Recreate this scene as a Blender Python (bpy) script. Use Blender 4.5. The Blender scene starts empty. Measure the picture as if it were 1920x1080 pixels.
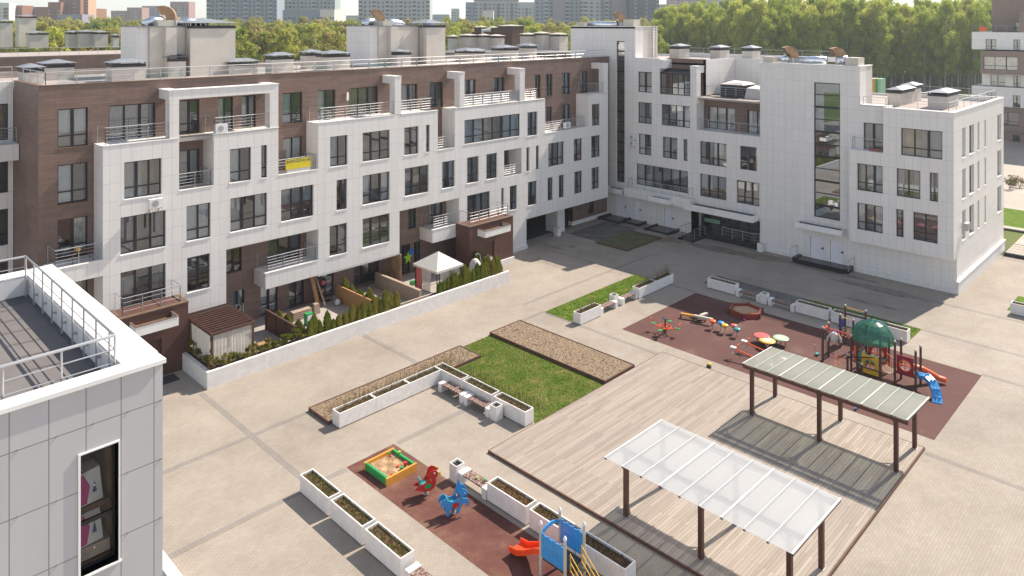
import bpy, math, random
from math import sin, cos, pi, radians as R
random.seed(7)
sc = bpy.context.scene
C = bpy.context.collection

# ------------------------------------------------------------------ camera
F_PX, HZ, CAMH, AZ = 1385.0, 45.0, 21.0, R(44.6)
cam = bpy.data.objects.new('camera', bpy.data.cameras.new('camera')); C.objects.link(cam)
cam.location = (0, 0, CAMH); cam.rotation_euler = (R(90), 0, AZ - R(90))
cam.data.sensor_width = 36; cam.data.lens = 36 * F_PX / 1920
cam.data.shift_y = -(540 - HZ) / 1920
cam.data.clip_start = 0.5; cam.data.clip_end = 6000
sc.camera = cam
def far(px, D):                      # a point D metres out in the direction the photo shows at column px
    t = (px - 960) / F_PX
    return D * (cos(AZ) + t * sin(AZ)), D * (sin(AZ) - t * cos(AZ))
def ztop(y, D): return CAMH - (y - HZ) * D / F_PX

# ------------------------------------------------------------------ light
w = bpy.data.worlds.new('World'); sc.world = w; w.use_nodes = True
nt = w.node_tree; bg = nt.nodes['Background']
sky = nt.nodes.new('ShaderNodeTexSky'); sky.sky_type = 'NISHITA'; sky.sun_disc = False
SUN_EL = R(44); SUN_TILT = R(7)      # sun stands towards +X, a touch towards -Y
sdir = (cos(SUN_EL) * cos(SUN_TILT), -cos(SUN_EL) * sin(SUN_TILT), sin(SUN_EL))
sky.sun_elevation = SUN_EL; sky.sun_rotation = R(90) + SUN_TILT
sky.air_density = 1.0; sky.dust_density = .5; sky.ozone_density = 1.0; sky.altitude = 150
hsv = nt.nodes.new('ShaderNodeHueSaturation'); hsv.inputs['Saturation'].default_value = .6
nt.links.new(sky.outputs[0], hsv.inputs['Color']); nt.links.new(hsv.outputs[0], bg.inputs[0]); bg.inputs[1].default_value = 0.102
sl = bpy.data.lights.new('sun', 'SUN'); sl.energy = 4.15; sl.angle = R(0.5); sl.color = (1, .90, .77)
so = bpy.data.objects.new('sun', sl); C.objects.link(so)
from mathutils import Vector, Matrix
so.rotation_euler = Vector(sdir).to_track_quat('Z', 'Y').to_euler(); so.location = (60, -20, 80)
sc.view_settings.view_transform = 'Standard'; sc.view_settings.look = 'None'
sc.view_settings.exposure = 0.98; sc.view_settings.gamma = 1
sc.render.engine = 'CYCLES'
try:
    sc.cycles.max_bounces = 8; sc.cycles.transparent_max_bounces = 24
    sc.cycles.volume_bounces = 0
except Exception: pass

# ------------------------------------------------------------------ materials
M = {}
def N(nt, t, **k):
    n = nt.nodes.new(t)
    for a, b in k.items(): setattr(n, a, b)
    return n
def base(name, col, rough=.6, spec=.4, metal=0):
    m = bpy.data.materials.new(name); m.use_nodes = True
    b = m.node_tree.nodes['Principled BSDF']
    b.inputs['Base Color'].default_value = (*col, 1); b.inputs['Roughness'].default_value = rough
    b.inputs['Specular IOR Level'].default_value = spec; b.inputs['Metallic'].default_value = metal
    M[name] = m
    return m, m.node_tree, b
def ramp(nt, fac, stops):
    r = N(nt, 'ShaderNodeValToRGB'); cr = r.color_ramp
    while len(cr.elements) < len(stops): cr.elements.new(.5)
    for e, (p, c) in zip(cr.elements, stops): e.position = p; e.color = (*c, 1)
    nt.links.new(fac, r.inputs[0]); return r.outputs[0]
def noise(nt, scale, detail=4, rough=.6, vec=None):
    n = N(nt, 'ShaderNodeTexNoise'); n.inputs['Scale'].default_value = scale
    n.inputs['Detail'].default_value = detail; n.inputs['Roughness'].default_value = rough
    if vec is None: vec = N(nt, 'ShaderNodeNewGeometry').outputs['Position']
    nt.links.new(vec, n.inputs['Vector']); return n.outputs['Fac']
def mixc(nt, f, a, b, mode='MIX'):
    m = N(nt, 'ShaderNodeMix', data_type='RGBA', blend_type=mode)
    for i, v in ((0, f), (6, a), (7, b)):
        if isinstance(v, (int, float)): m.inputs[i].default_value = v
        elif isinstance(v, tuple): m.inputs[i].default_value = (*v, 1)
        else: nt.links.new(v, m.inputs[i])
    return m.outputs[2]
def bump(nt, b, h, strength=.3, dist=.02):
    n = N(nt, 'ShaderNodeBump'); n.inputs['Strength'].default_value = strength; n.inputs['Distance'].default_value = dist
    nt.links.new(h, n.inputs['Height']); nt.links.new(n.outputs[0], b.inputs['Normal'])
def simple(name, col, rough=.6, var=.12, scale=2.0, spec=.4, metal=0, b_=0):
    m, nt, b = base(name, col, rough, spec, metal)
    f = noise(nt, scale)
    lo = tuple(c * (1 - var) for c in col); hi = tuple(min(1, c * (1 + var)) for c in col)
    nt.links.new(ramp(nt, f, [(.3, lo), (.7, hi)]), b.inputs['Base Color'])
    if b_: bump(nt, b, noise(nt, scale * 8), b_)
    return m
def wallvec(nt, offz=0.0):           # (along the wall, height) for upright faces of either direction
    g = N(nt, 'ShaderNodeNewGeometry'); s = N(nt, 'ShaderNodeSeparateXYZ'); nt.links.new(g.outputs['Position'], s.inputs[0])
    n = N(nt, 'ShaderNodeSeparateXYZ'); nt.links.new(g.outputs['True Normal'], n.inputs[0])
    a = N(nt, 'ShaderNodeMath', operation='ABSOLUTE'); nt.links.new(n.outputs[0], a.inputs[0])
    gt = N(nt, 'ShaderNodeMath', operation='GREATER_THAN'); nt.links.new(a.outputs[0], gt.inputs[0]); gt.inputs[1].default_value = .5
    mx = N(nt, 'ShaderNodeMix', data_type='FLOAT'); nt.links.new(gt.outputs[0], mx.inputs[0])
    nt.links.new(s.outputs[0], mx.inputs[2]); nt.links.new(s.outputs[1], mx.inputs[3])
    az = N(nt, 'ShaderNodeMath', operation='ADD'); nt.links.new(s.outputs[2], az.inputs[0]); az.inputs[1].default_value = offz
    c = N(nt, 'ShaderNodeCombineXYZ'); nt.links.new(mx.outputs[0], c.inputs[0]); nt.links.new(az.outputs[0], c.inputs[1])
    return c.outputs[0]
def brick(nt, vec, w_, h_, mortar, c1, c2, cm, offset=.5, freq=2, smooth=.1, bias=0):
    b = N(nt, 'ShaderNodeTexBrick'); b.offset = offset; b.offset_frequency = freq
    nt.links.new(vec, b.inputs['Vector']); b.inputs['Scale'].default_value = 1
    b.inputs['Brick Width'].default_value = w_; b.inputs['Row Height'].default_value = h_
    b.inputs['Mortar Size'].default_value = mortar; b.inputs['Mortar Smooth'].default_value = smooth
    b.inputs['Bias'].default_value = bias
    b.inputs['Color1'].default_value = (*c1, 1); b.inputs['Color2'].default_value = (*c2, 1); b.inputs['Mortar'].default_value = (*cm, 1)
    return b
def panel(name, c1, c2, cm, w_, h_, mortar, rough, off=0, offset=0.0, streak=.06, spec=.4):
    m, nt, b = base(name, c1, rough, spec)
    v = wallvec(nt, off); br = brick(nt, v, w_, h_, mortar, c1, c2, cm, offset)
    mp_ = N(nt, 'ShaderNodeMapping'); nt.links.new(N(nt, 'ShaderNodeNewGeometry').outputs['Position'], mp_.inputs[0]); mp_.inputs['Scale'].default_value = (1.5, 1.5, .16)
    d = ramp(nt, noise(nt, .9, 5, .65, mp_.outputs[0]), [(.3, (1 - streak,) * 3), (.62, (1, 1, 1))])
    nt.links.new(mixc(nt, 1.0, br.outputs['Color'], d, 'MULTIPLY'), b.inputs['Base Color'])
    bump(nt, b, br.outputs['Fac'], -.4, .01); return m
WH = (.80, .77, .738)
panel('white_cladding', WH, (.77, .742, .712), (.52, .495, .47), .6, 1.093, .009, .42, -2.8 + 1.093 * 4)
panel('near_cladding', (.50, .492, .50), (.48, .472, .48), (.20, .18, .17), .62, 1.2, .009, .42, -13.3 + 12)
panel('brown_cladding', (.235, .152, .122), (.18, .122, .10), (.12, .086, .075), .95, .17, .006, .55, 0, .37, .15)
simple('near_room', (.42, .30, .20), .9, .3, .7)
panel('dark_brown_cladding', (.125, .060, .048), (.108, .052, .042), (.07, .038, .03), .3, .09, .006, .55, 0, .5, .1)
panel('tan_cladding', (.30, .225, .19), (.28, .21, .175), (.16, .12, .1), 1.2, .3, .01, .55, 0, .5, .1)
simple('white_paint', (.80, .785, .76), .5, .05, 1.2)
simple('white_concrete', (.76, .73, .70), .7, .08, 3, b_=.1)
simple('door_white', (.78, .78, .82), .35, .03, 1)
simple('plaster', (.60, .555, .49), .8, .08, .8, b_=.1)
simple('roof_membrane', (.10, .10, .11), .85, .25, .8, b_=.2)
simple('roof_sheet', (.155, .14, .135), .9, .15, .9, b_=.2)
simple('roof_paving', (.36, .31, .285), .85, .12, 1.2)
simple('cap_metal', (.23, .25, .28), .5, .12, 1.5, metal=.1)
simple('cap_dark', (.035, .035, .045), .5, .2, 2)
simple('frame_dark', (.022, .022, .028), .35, .1, 3)
simple('steel', (.46, .46, .47), .42, .05, 3, metal=.55)
simple('steel_dull', (.42, .41, .42), .4, .1, 3, metal=.4)
simple('foil', (.75, .78, .82), .22, .15, 3, metal=1, b_=.8)
simple('rust_metal', (.38, .24, .14), .6, .3, 2, metal=.2)
simple('dark_stone', (.025, .025, .032), .25, .25, 2)
simple('post_brown', (.085, .032, .022), .5, .15, 2)
simple('canopy_brown', (.15, .095, .065), .7, .15, 2)
simple('timber_brown', (.10, .045, .032), .6, .25, 4)
simple('soil', (.13, .08, .048), .95, .4, 6, b_=.8)
simple('mulch', (.24, .175, .115), .95, .42, 7, b_=1.0)
simple('sand', (.50, .33, .19), .95, .2, 5, b_=1.0)
simple('edging', (.12, .06, .045), .8, .2, 3)
simple('osb', (.42, .22, .10), .75, .2, 6)
simple('pale_board', (.36, .27, .21), .8, .15, 5)
simple('curtain_cloth', (.58, .56, .53), .9, .08, 3)
simple('tent_cloth', (.68, .64, .58), .8, .05, 2)
simple('black', (.008, .008, .01), .6, .1, 2)
for n, c in dict(red=(.50, .03, .025), dark_red=(.24, .012, .03), orange=(.75, .12, .03), bright_orange=(.85, .07, .01),
                 yellow=(.72, .42, .03), banner_yellow=(.72, .58, .03), green=(.03, .30, .09), lime=(.32, .55, .03), blue=(.02, .12, .45), sky_blue=(.04, .27, .62),
                 teal=(.05, .27, .27), pink=(.55, .12, .12), mint=(.28, .48, .33), bright_white=(.75, .75, .76), magenta=(.40, .02, .18), navy=(.03, .06, .16),
                 pale_peach=(.62, .36, .16), wood_yellow=(.62, .30, .05), brick_red=(.28, .05, .035), cream=(.55, .50, .42)).items():
    simple('paint_' + n, c, .4, .08, 2.5)
# tree, hedge and grass colours
def leafmat(name, cols, scale=1.2, trans=.25):
    m, nt, b = base(name, cols[0], .7, .2)
    oi = N(nt, 'ShaderNodeObjectInfo')
    ad = N(nt, 'ShaderNodeMath', operation='ADD'); nt.links.new(noise(nt, scale, 3), ad.inputs[0])
    mu = N(nt, 'ShaderNodeMath', operation='MULTIPLY'); nt.links.new(oi.outputs['Random'], mu.inputs[0]); mu.inputs[1].default_value = .5
    nt.links.new(mu.outputs[0], ad.inputs[1])
    k = len(cols); col = ramp(nt, ad.outputs[0], [(.35 + .6 * i / (k - 1), c) for i, c in enumerate(cols)])
    nt.links.new(col, b.inputs['Base Color'])
    tr = N(nt, 'ShaderNodeBsdfTranslucent'); nt.links.new(col, tr.inputs[0])
    mx = N(nt, 'ShaderNodeMixShader'); mx.inputs[0].default_value = trans
    nt.links.new(b.outputs[0], mx.inputs[1]); nt.links.new(tr.outputs[0], mx.inputs[2])
    nt.links.new(mx.outputs[0], nt.nodes['Material Output'].inputs['Surface'])
leafmat('leaf_birch', [(.26, .34, .05), (.40, .46, .07), (.53, .54, .11)], .12, .5)
leafmat('leaf_mixed', [(.20, .27, .04), (.33, .38, .05), (.38, .31, .11), (.46, .48, .08)], .10, .45)
leafmat('leaf_thuja', [(.09, .13, .016), (.18, .22, .026), (.28, .24, .05)], 2.2, .3)
leafmat('leaf_shrub', [(.05, .09, .012), (.14, .17, .02), (.22, .17, .03)], 2.0, .3)
leafmat('twig', [(.10, .075, .03), (.16, .125, .055), (.10, .12, .03), (.22, .15, .07)], 3.0, .1)
leafmat('leaf_planter', [(.12, .075, .035), (.19, .115, .05), (.14, .17, .03), (.28, .16, .07)], 4.0, .1)
leafmat('grass_blade', [(.058, .108, .013), (.098, .148, .02), (.20, .18, .06)], .9, .3)
simple('bark', (.16, .13, .11), .9, .3, 4)
simple('birch_bark', (.42, .40, .37), .8, .4, 1.2)
# lawn
m, nt, b = base('lawn', (.08, .13, .02), .95, .1)
c1 = ramp(nt, noise(nt, .9, 6, .7), [(.33, (.065, .118, .014)), (.53, (.11, .148, .026)), (.70, (.22, .185, .075))])
nt.links.new(mixc(nt, .5, c1, ramp(nt, noise(nt, 16, 4), [(.3, (.5, .5, .5)), (.7, (1.5, 1.5, 1.5))]), 'MULTIPLY'), b.inputs['Base Color']); bump(nt, b, noise(nt, 30), .8)
m, nt, b = base('lawn_bright', (.08, .16, .02), .95, .1)
c1 = ramp(nt, noise(nt, 1.2, 5, .6), [(.3, (.065, .135, .012)), (.55, (.11, .17, .02)), (.75, (.20, .19, .05))])
nt.links.new(mixc(nt, .5, c1, ramp(nt, noise(nt, 16, 4), [(.3, (.5, .5, .5)), (.7, (1.5, 1.5, 1.5))]), 'MULTIPLY'), b.inputs['Base Color']); bump(nt, b, noise(nt, 30), .8)
# terrain
m, nt, b = base('terrain', (.10, .12, .05), .95, .1)
nt.links.new(ramp(nt, noise(nt, .02, 6), [(.35, (.075, .11, .03)), (.6, (.13, .15, .05)), (.75, (.19, .16, .10))]), b.inputs['Base Color'])
# paving: small beige setts
def paving(name, c1, c2, cm, bw=.24, bh=.12, rot=0):
    m, nt, b = base(name, c1, .8, .25)
    g = N(nt, 'ShaderNodeNewGeometry')
    mp = N(nt, 'ShaderNodeMapping'); nt.links.new(g.outputs['Position'], mp.inputs[0]); mp.inputs['Rotation'].default_value = (0, 0, R(rot))
    br = brick(nt, mp.outputs[0], bw, bh, .009, c1, c2, cm, .5)
    d = ramp(nt, noise(nt, .16, 6, .65), [(.28, (.74, .73, .72)), (.48, (.94, .93, .93)), (.7, (1.07, 1.07, 1.07))])
    d2 = ramp(nt, noise(nt, .7, 5, .6), [(.2, (.88, .86, .85)), (.6, (1, 1, 1))])
    nt.links.new(mixc(nt, 1.0, mixc(nt, 1.0, br.outputs['Color'], d, 'MULTIPLY'), d2, 'MULTIPLY'), b.inputs['Base Color'])
    bump(nt, b, br.outputs['Fac'], -.5, .01)
    return m
paving('pavers', (.375, .33, .278), (.338, .296, .25), (.275, .242, .205))
paving('paver_band', (.29, .265, .24), (.265, .242, .22), (.21, .19, .17), .2, .1, 90)
paving('pavement_far', (.46, .40, .34), (.42, .36, .31), (.3, .26, .22), .4, .4)
simple('terrace_floor', (.36, .33, .30), .8, .1, 1)
simple('wet_stain', (.20, .165, .135), .7, .35, 1.5)
simple('mud_grey', (.13, .12, .115), .8, .35, 1.0)
simple('asphalt', (.055, .055, .058), .85, .15, 1)
# rubber
m, nt, b = base('rubber', (.16, .085, .07), .85, .2)
a = ramp(nt, noise(nt, .25, 6, .7), [(.3, (.098, .044, .040)), (.55, (.118, .057, .050)), (.78, (.19, .125, .10))])
nt.links.new(mixc(nt, .35, a, ramp(nt, noise(nt, 20, 3), [(.3, (.7, .7, .7)), (.7, (1.3, 1.3, 1.3))]), 'MULTIPLY'), b.inputs['Base Color']); bump(nt, b, noise(nt, 60), .4)
m, nt, b = base('rubber_red', (.2, .085, .06), .85, .2)
a = ramp(nt, noise(nt, .3, 6, .7), [(.3, (.085, .027, .025)), (.5, (.135, .058, .045)), (.75, (.26, .16, .10))])
nt.links.new(mixc(nt, .35, a, ramp(nt, noise(nt, 20, 3), [(.3, (.7, .7, .7)), (.7, (1.3, 1.3, 1.3))]), 'MULTIPLY'), b.inputs['Base Color']); bump(nt, b, noise(nt, 60), .4)
# deck planks
m, nt, b = base('deck', (.42, .34, .28), .8, .25)
g = N(nt, 'ShaderNodeNewGeometry')
br = brick(nt, g.outputs['Position'], 3.0, .145, .006, (.37, .318, .272), (.285, .24, .205), (.14, .115, .095), .37, 2)
mp = N(nt, 'ShaderNodeMapping'); nt.links.new(g.outputs['Position'], mp.inputs[0]); mp.inputs['Scale'].default_value = (.35, 6, 1)
st = ramp(nt, noise(nt, 1.5, 5, .6, mp.outputs[0]), [(.3, (.88, .87, .86)), (.65, (1.06, 1.06, 1.06))])
nt.links.new(mixc(nt, 1.0, br.outputs['Color'], st, 'MULTIPLY'), b.inputs['Base Color']); bump(nt, b, br.outputs['Fac'], -.5, .01)
# bench slats
m, nt, b = base('bench_wood', (.2, .1, .08), .6, .3)
nt.links.new(ramp(nt, noise(nt, 9, 3), [(.42, (.12, .05, .04)), (.62, (.42, .32, .28))]), b.inputs['Base Color'])
# glass: see-through with a mirror sheen
def glass(name, tint, extra, mul=1.6, rough=.0):
    m = bpy.data.materials.new(name); m.use_nodes = True; nt = m.node_tree; nt.nodes.remove(nt.nodes['Principled BSDF'])
    t = N(nt, 'ShaderNodeBsdfTransparent'); t.inputs[0].default_value = (*tint, 1)
    gl = N(nt, 'ShaderNodeBsdfGlossy'); gl.inputs['Roughness'].default_value = rough; gl.inputs[0].default_value = (.82, .91, 1, 1)
    fr = N(nt, 'ShaderNodeFresnel'); fr.inputs[0].default_value = 1.5
    ma = N(nt, 'ShaderNodeMath', operation='MULTIPLY_ADD'); nt.links.new(fr.outputs[0], ma.inputs[0]); ma.inputs[1].default_value = mul; ma.inputs[2].default_value = extra; ma.use_clamp = True
    mx = N(nt, 'ShaderNodeMixShader'); nt.links.new(ma.outputs[0], mx.inputs[0]); nt.links.new(t.outputs[0], mx.inputs[1]); nt.links.new(gl.outputs[0], mx.inputs[2])
    nt.links.new(mx.outputs[0], nt.nodes['Material Output'].inputs['Surface']); M[name] = m
glass('window_glass', (.80, .82, .83), .12)
glass('stair_glass', (.6, .65, .7), .30)
glass('clear_glass', (.92, .93, .93), .0, .8)
glass('rail_glass', (.80, .86, .92), .08)
def sheet(name, col, tcol, ftrans, fdiff):          # polycarbonate / thin cloth
    m = bpy.data.materials.new(name); m.use_nodes = True; nt = m.node_tree; b = nt.nodes['Principled BSDF']
    b.inputs['Base Color'].default_value = (*col, 1); b.inputs['Roughness'].default_value = .3
    tl = N(nt, 'ShaderNodeBsdfTranslucent'); tl.inputs[0].default_value = (*tcol, 1)
    tp = N(nt, 'ShaderNodeBsdfTransparent'); tp.inputs[0].default_value = (*tcol, 1)
    a = N(nt, 'ShaderNodeMixShader'); a.inputs[0].default_value = fdiff; nt.links.new(tl.outputs[0], a.inputs[1]); nt.links.new(b.outputs[0], a.inputs[2])
    c = N(nt, 'ShaderNodeMixShader'); c.inputs[0].default_value = ftrans; nt.links.new(a.outputs[0], c.inputs[1]); nt.links.new(tp.outputs[0], c.inputs[2])
    nt.links.new(c.outputs[0], nt.nodes['Material Output'].inputs['Surface']); M[name] = m
sheet('polycarbonate_white', (.66, .68, .70), (.93, .95, .96), .42, .5)
sheet('white_mesh', (.5, .5, .52), (.8, .8, .8), .3, .8)
sheet('polycarbonate_green', (.60, .63, .58), (.90, .94, .90), .56, .5)
sheet('net_curtain', (.68, .66, .62), (.85, .85, .85), .30, .7)
sheet('dome_green', (.06, .17, .13), (.16, .52, .36), .45, .8)
simple('seam', (.60, .60, .57), .5, .05, 2)
ROOMS = [simple('room_' + str(i), c, .9, .3, .7) for i, c in enumerate([(.20, .18, .16), (.55, .47, .37), (.12, .12, .13), (.38, .34, .30), (.75, .62, .46), (.15, .16, .18)])]
BLINDS = [simple('blind_' + str(i), c, .9, .08, 3) for i, c in enumerate([(.75, .73, .70), (.42, .40, .40), (.80, .75, .66), (.50, .58, .62), (.8, .8, .8)])]

# ------------------------------------------------------------------ mesh helpers
ORG = {}
class MB:
    def __init__(s): s.v = []; s.f = []; s.g = []
    def split(s, name, mat, parent=None, **k):      # every added piece becomes an object of its own
        out = []
        for v, f in s.g:
            q = MB(); q.add(list(v), list(f)); out.append(q.build(name, mat, parent, **k))
        return out
    def add(s, vs, fs):
        s.g.append((vs, fs)); n = len(s.v); s.v += vs; s.f += [tuple(i + n for i in f) for f in fs]; return s
    def hexa(s, p):                  # 8 points: bottom 4, top 4
        return s.add(p, [(3, 2, 1, 0), (4, 5, 6, 7), (0, 1, 5, 4), (1, 2, 6, 5), (2, 3, 7, 6), (3, 0, 4, 7)])
    def box(s, x0, x1, y0, y1, z0, z1):
        return s.hexa([(x0, y0, z0), (x1, y0, z0), (x1, y1, z0), (x0, y1, z0), (x0, y0, z1), (x1, y0, z1), (x1, y1, z1), (x0, y1, z1)])
    def quad(s, a, b, c, d): return s.add([a, b, c, d], [(0, 1, 2, 3)])
    def prism(s, pts, z0, z1):
        n = len(pts)
        return s.add([(x, y, z0) for x, y in pts] + [(x, y, z1) for x, y in pts],
                     [tuple(reversed(range(n))), tuple(range(n, 2 * n))] + [(i, (i + 1) % n, n + (i + 1) % n, n + i) for i in range(n)])
    def tube(s, pts, r, n=6, caps=True):
        P = [Vector(p) for p in pts]; rs = r if isinstance(r, (list, tuple)) else [r] * len(P)
        rings = []; up = Vector((0, 0, 1))
        for i, p in enumerate(P):
            d = (P[min(i + 1, len(P) - 1)] - P[max(i - 1, 0)]).normalized()
            a = d.cross(up if abs(d.z) < .95 else Vector((1, 0, 0))).normalized(); b = d.cross(a).normalized()
            rings.append([tuple(p + (a * cos(2 * pi * k / n) + b * sin(2 * pi * k / n)) * rs[i]) for k in range(n)])
        b0 = len(s.v)
        for q in rings: s.v += q
        for i in range(len(P) - 1):
            for k in range(n):
                a_, b_ = b0 + i * n + k, b0 + i * n + (k + 1) % n
                s.f.append((a_, b_, b_ + n, a_ + n))
        if caps: s.f.append(tuple(reversed(range(b0, b0 + n)))); s.f.append(tuple(range(b0 + (len(P) - 1) * n, b0 + len(P) * n)))
        return s
    def lathe(s, prof, cx, cy, n=12, z=0):
        b0 = len(s.v)
        for r, h in prof: s.v += [(cx + r * cos(2 * pi * k / n), cy + r * sin(2 * pi * k / n), z + h) for k in range(n)]
        for i in range(len(prof) - 1):
            for k in range(n):
                a_, b_ = b0 + i * n + k, b0 + i * n + (k + 1) % n; s.f.append((a_, b_, b_ + n, a_ + n))
        s.f.append(tuple(reversed(range(b0, b0 + n)))); s.f.append(tuple(range(b0 + (len(prof) - 1) * n, b0 + len(prof) * n)))
        return s
    def build(s, name, mat, parent=None, smooth=False, **props):
        ox, oy, oz = ORG.get(parent.name, (0, 0, 0)) if parent else (0, 0, 0)
        me = bpy.data.meshes.new(name); me.from_pydata([(x - ox, y - oy, z - oz) for x, y, z in s.v], [], s.f)
        me.materials.append(M[mat] if isinstance(mat, str) else mat)
        if smooth: me.polygons.foreach_set('use_smooth', [True] * len(me.polygons))
        me.update()
        o = bpy.data.objects.new(name, me); C.objects.link(o)
        if parent: o.parent = parent; ORG[o.name] = (ox, oy, oz)
        for k, v in props.items(): o[k] = v
        return o
def thing(name, label, cat, loc=(0, 0, 0), rz=0, group=None, world=False):
    o = bpy.data.objects.new(name, None); C.objects.link(o); o.location = loc; o.rotation_euler[2] = rz
    o.empty_display_size = .3
    o['label'] = label; o['category'] = cat
    if group: o['group'] = group
    if world: ORG[o.name] = tuple(loc)
    return o
def tag(o, label, cat, group=None, kind=None):
    o['label'] = label; o['category'] = cat
    if group: o['group'] = group
    if kind: o['kind'] = kind
    return o
def struct(name, mb, mat): return mb.build(name, mat, kind='structure')
def dup(o, parent=None, loc=None, rz=None, label=None, scale=None):
    c = o.copy(); C.objects.link(c)
    if parent: c.parent = parent
    if loc is not None: c.location = loc
    if rz is not None: c.rotation_euler[2] = rz
    if label: c['label'] = label
    if scale: c.scale = scale
    for ch in [x for x in KIDS.get(o.name, o.children)]: dup(ch, c)
    return c
KIDS = {}
class Fr:                            # a wall plane: u along, d into the wall, z up
    def __init__(s, ax, p): s.ax = ax; s.p = p
    def P(s, u, d, z): return (u, s.p + d, z) if s.ax == 'Y' else (s.p + d, u, z)
    def box(s, mb, u0, u1, d0, d1, z0, z1):
        a = s.P(u0, d0, z0); b = s.P(u1, d1, z1)
        return mb.box(min(a[0], b[0]), max(a[0], b[0]), min(a[1], b[1]), max(a[1], b[1]), z0, z1)
def wall(mb, F, rects, holes, t=.3, T=None, d0=0.0):
    T = T or t
    us = sorted({r[i] for r in rects + holes for i in (0, 1)}); zs = sorted({r[i] for r in rects + holes for i in (2, 3)})
    def inside(u, z, L): return any(r[0] < u < r[1] and r[2] < z < r[3] for r in L)
    st = {}
    for i in range(len(us) - 1):
        for j in range(len(zs) - 1):
            u, z = (us[i] + us[i + 1]) / 2, (zs[j] + zs[j + 1]) / 2
            st[i, j] = 0 if not inside(u, z, rects) else (1 if inside(u, z, holes) else 2)
    for (i, j), v in st.items():
        if v != 2: continue
        u0, u1, z0, z1 = us[i], us[i + 1], zs[j], zs[j + 1]
        mb.quad(F.P(u0, d0, z0), F.P(u1, d0, z0), F.P(u1, d0, z1), F.P(u0, d0, z1))
        for di, dj, a, b in ((-1, 0, (u0, z0), (u0, z1)), (1, 0, (u1, z0), (u1, z1)), (0, -1, (u0, z0), (u1, z0)), (0, 1, (u0, z1), (u1, z1))):
            n = st.get((i + di, j + dj), 0)
            if n == 2: continue
            dd = T if n == 0 else t
            mb.quad(F.P(a[0], d0, a[1]), F.P(b[0], d0, b[1]), F.P(b[0], d0 + dd, b[1]), F.P(a[0], d0 + dd, a[1]))
WINS = 0
def window(root, F, u0, u1, z0, z1, gl='window_glass', d=.2, cols=None, trans=.3, sill='white_paint', door=False, curt=None, depth=1.2, room=None, fw=.075, ledge=True):
    global WINS; WINS += 1
    wdt = u1 - u0
    if cols is None: cols = 1 if wdt < .7 else (2 if wdt < 1.9 else (3 if wdt < 3.2 else max(3, round(wdt / 1.1))))
    f = MB(); e = .05
    for a, b, c_, d_ in ((u0, u0 + fw, z0, z1), (u1 - fw, u1, z0, z1), (u0 + fw, u1 - fw, z0, z0 + fw), (u0 + fw, u1 - fw, z1 - fw, z1)): F.box(f, a, b, d, d + e, c_, d_)
    for k in range(1, cols):
        x = u0 + wdt * k / cols; ww = .055 if (k + WINS) % 2 else .09
        F.box(f, x - ww, x + ww, d - .006, d + e + .004, z0 + fw, z1 - fw)
    if trans:
        zt = z0 + (z1 - z0) * trans; F.box(f, u0 + fw, u1 - fw, d - .003, d + e + .002, zt - .04, zt + .04)
    o = f.build('window' if not door else 'balcony_door', 'frame_dark', root)
    p = MB()
    for k in range(cols):
        a_, b_ = u0 + wdt * k / cols, u0 + wdt * (k + 1) / cols; t_ = [random.uniform(-.009, .009) for _ in range(2)]
        if k == 0: a_ += .02
        if k == cols - 1: b_ -= .02
        p.quad(F.P(a_, d + .025 + t_[0], z0 + .02), F.P(b_, d + .025 - t_[0], z0 + .02), F.P(b_, d + .025 - t_[0] + t_[1], z1 - .02), F.P(a_, d + .025 + t_[0] + t_[1], z1 - .02))
    p.build('pane', gl, o)
    if ledge:
        s = MB(); F.box(s, u0 - .03, u1 + .03, -.035, d - .005, z0 - .06, z0 + .012); s.build('sill', sill, o)
    r = MB(); D0, D1 = d + e + .006, d + e + depth
    q = [(u0, z0), (u1, z0), (u1, z1), (u0, z1)]
    for i in range(4):
        a, b = q[i], q[(i + 1) % 4]; r.quad(F.P(a[0], D0, a[1]), F.P(b[0], D0, b[1]), F.P(b[0], D1, b[1]), F.P(a[0], D1, a[1]))
    r.quad(*[F.P(a, D1, c_) for a, c_ in q]); r.build('room_interior', room or random.choice(ROOMS), o)
    k = curt if curt is not None else random.random()
    if k < .75:
        cm = MB(); dd = d + e + .10; n = 14
        spans = [(u0, u1)] if k < .22 else ([(u0, u0 + wdt * .3), (u1 - wdt * .28, u1)] if k < .45 else [(u0 + wdt * (.5 if k > .6 else 0), u0 + wdt * (1 if k > .6 else .5))])
        zb = z0 + .03 if k > .1 else z0 + (z1 - z0) * random.uniform(.2, .5)
        for a, b in spans:
            n = max(6, int((b - a) / .07))
            for i in range(n):
                x0_, x1_ = a + (b - a) * i / n, a + (b - a) * (i + 1) / n
                da, db = (.03 * (i % 2), .03 * ((i + 1) % 2))
                cm.quad(F.P(x0_, dd + da, zb), F.P(x1_, dd + db, zb), F.P(x1_, dd + db, z1 - .02), F.P(x0_, dd + da, z1 - .02))
        cm.build('curtain', random.choice(BLINDS), o)
    return o
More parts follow.
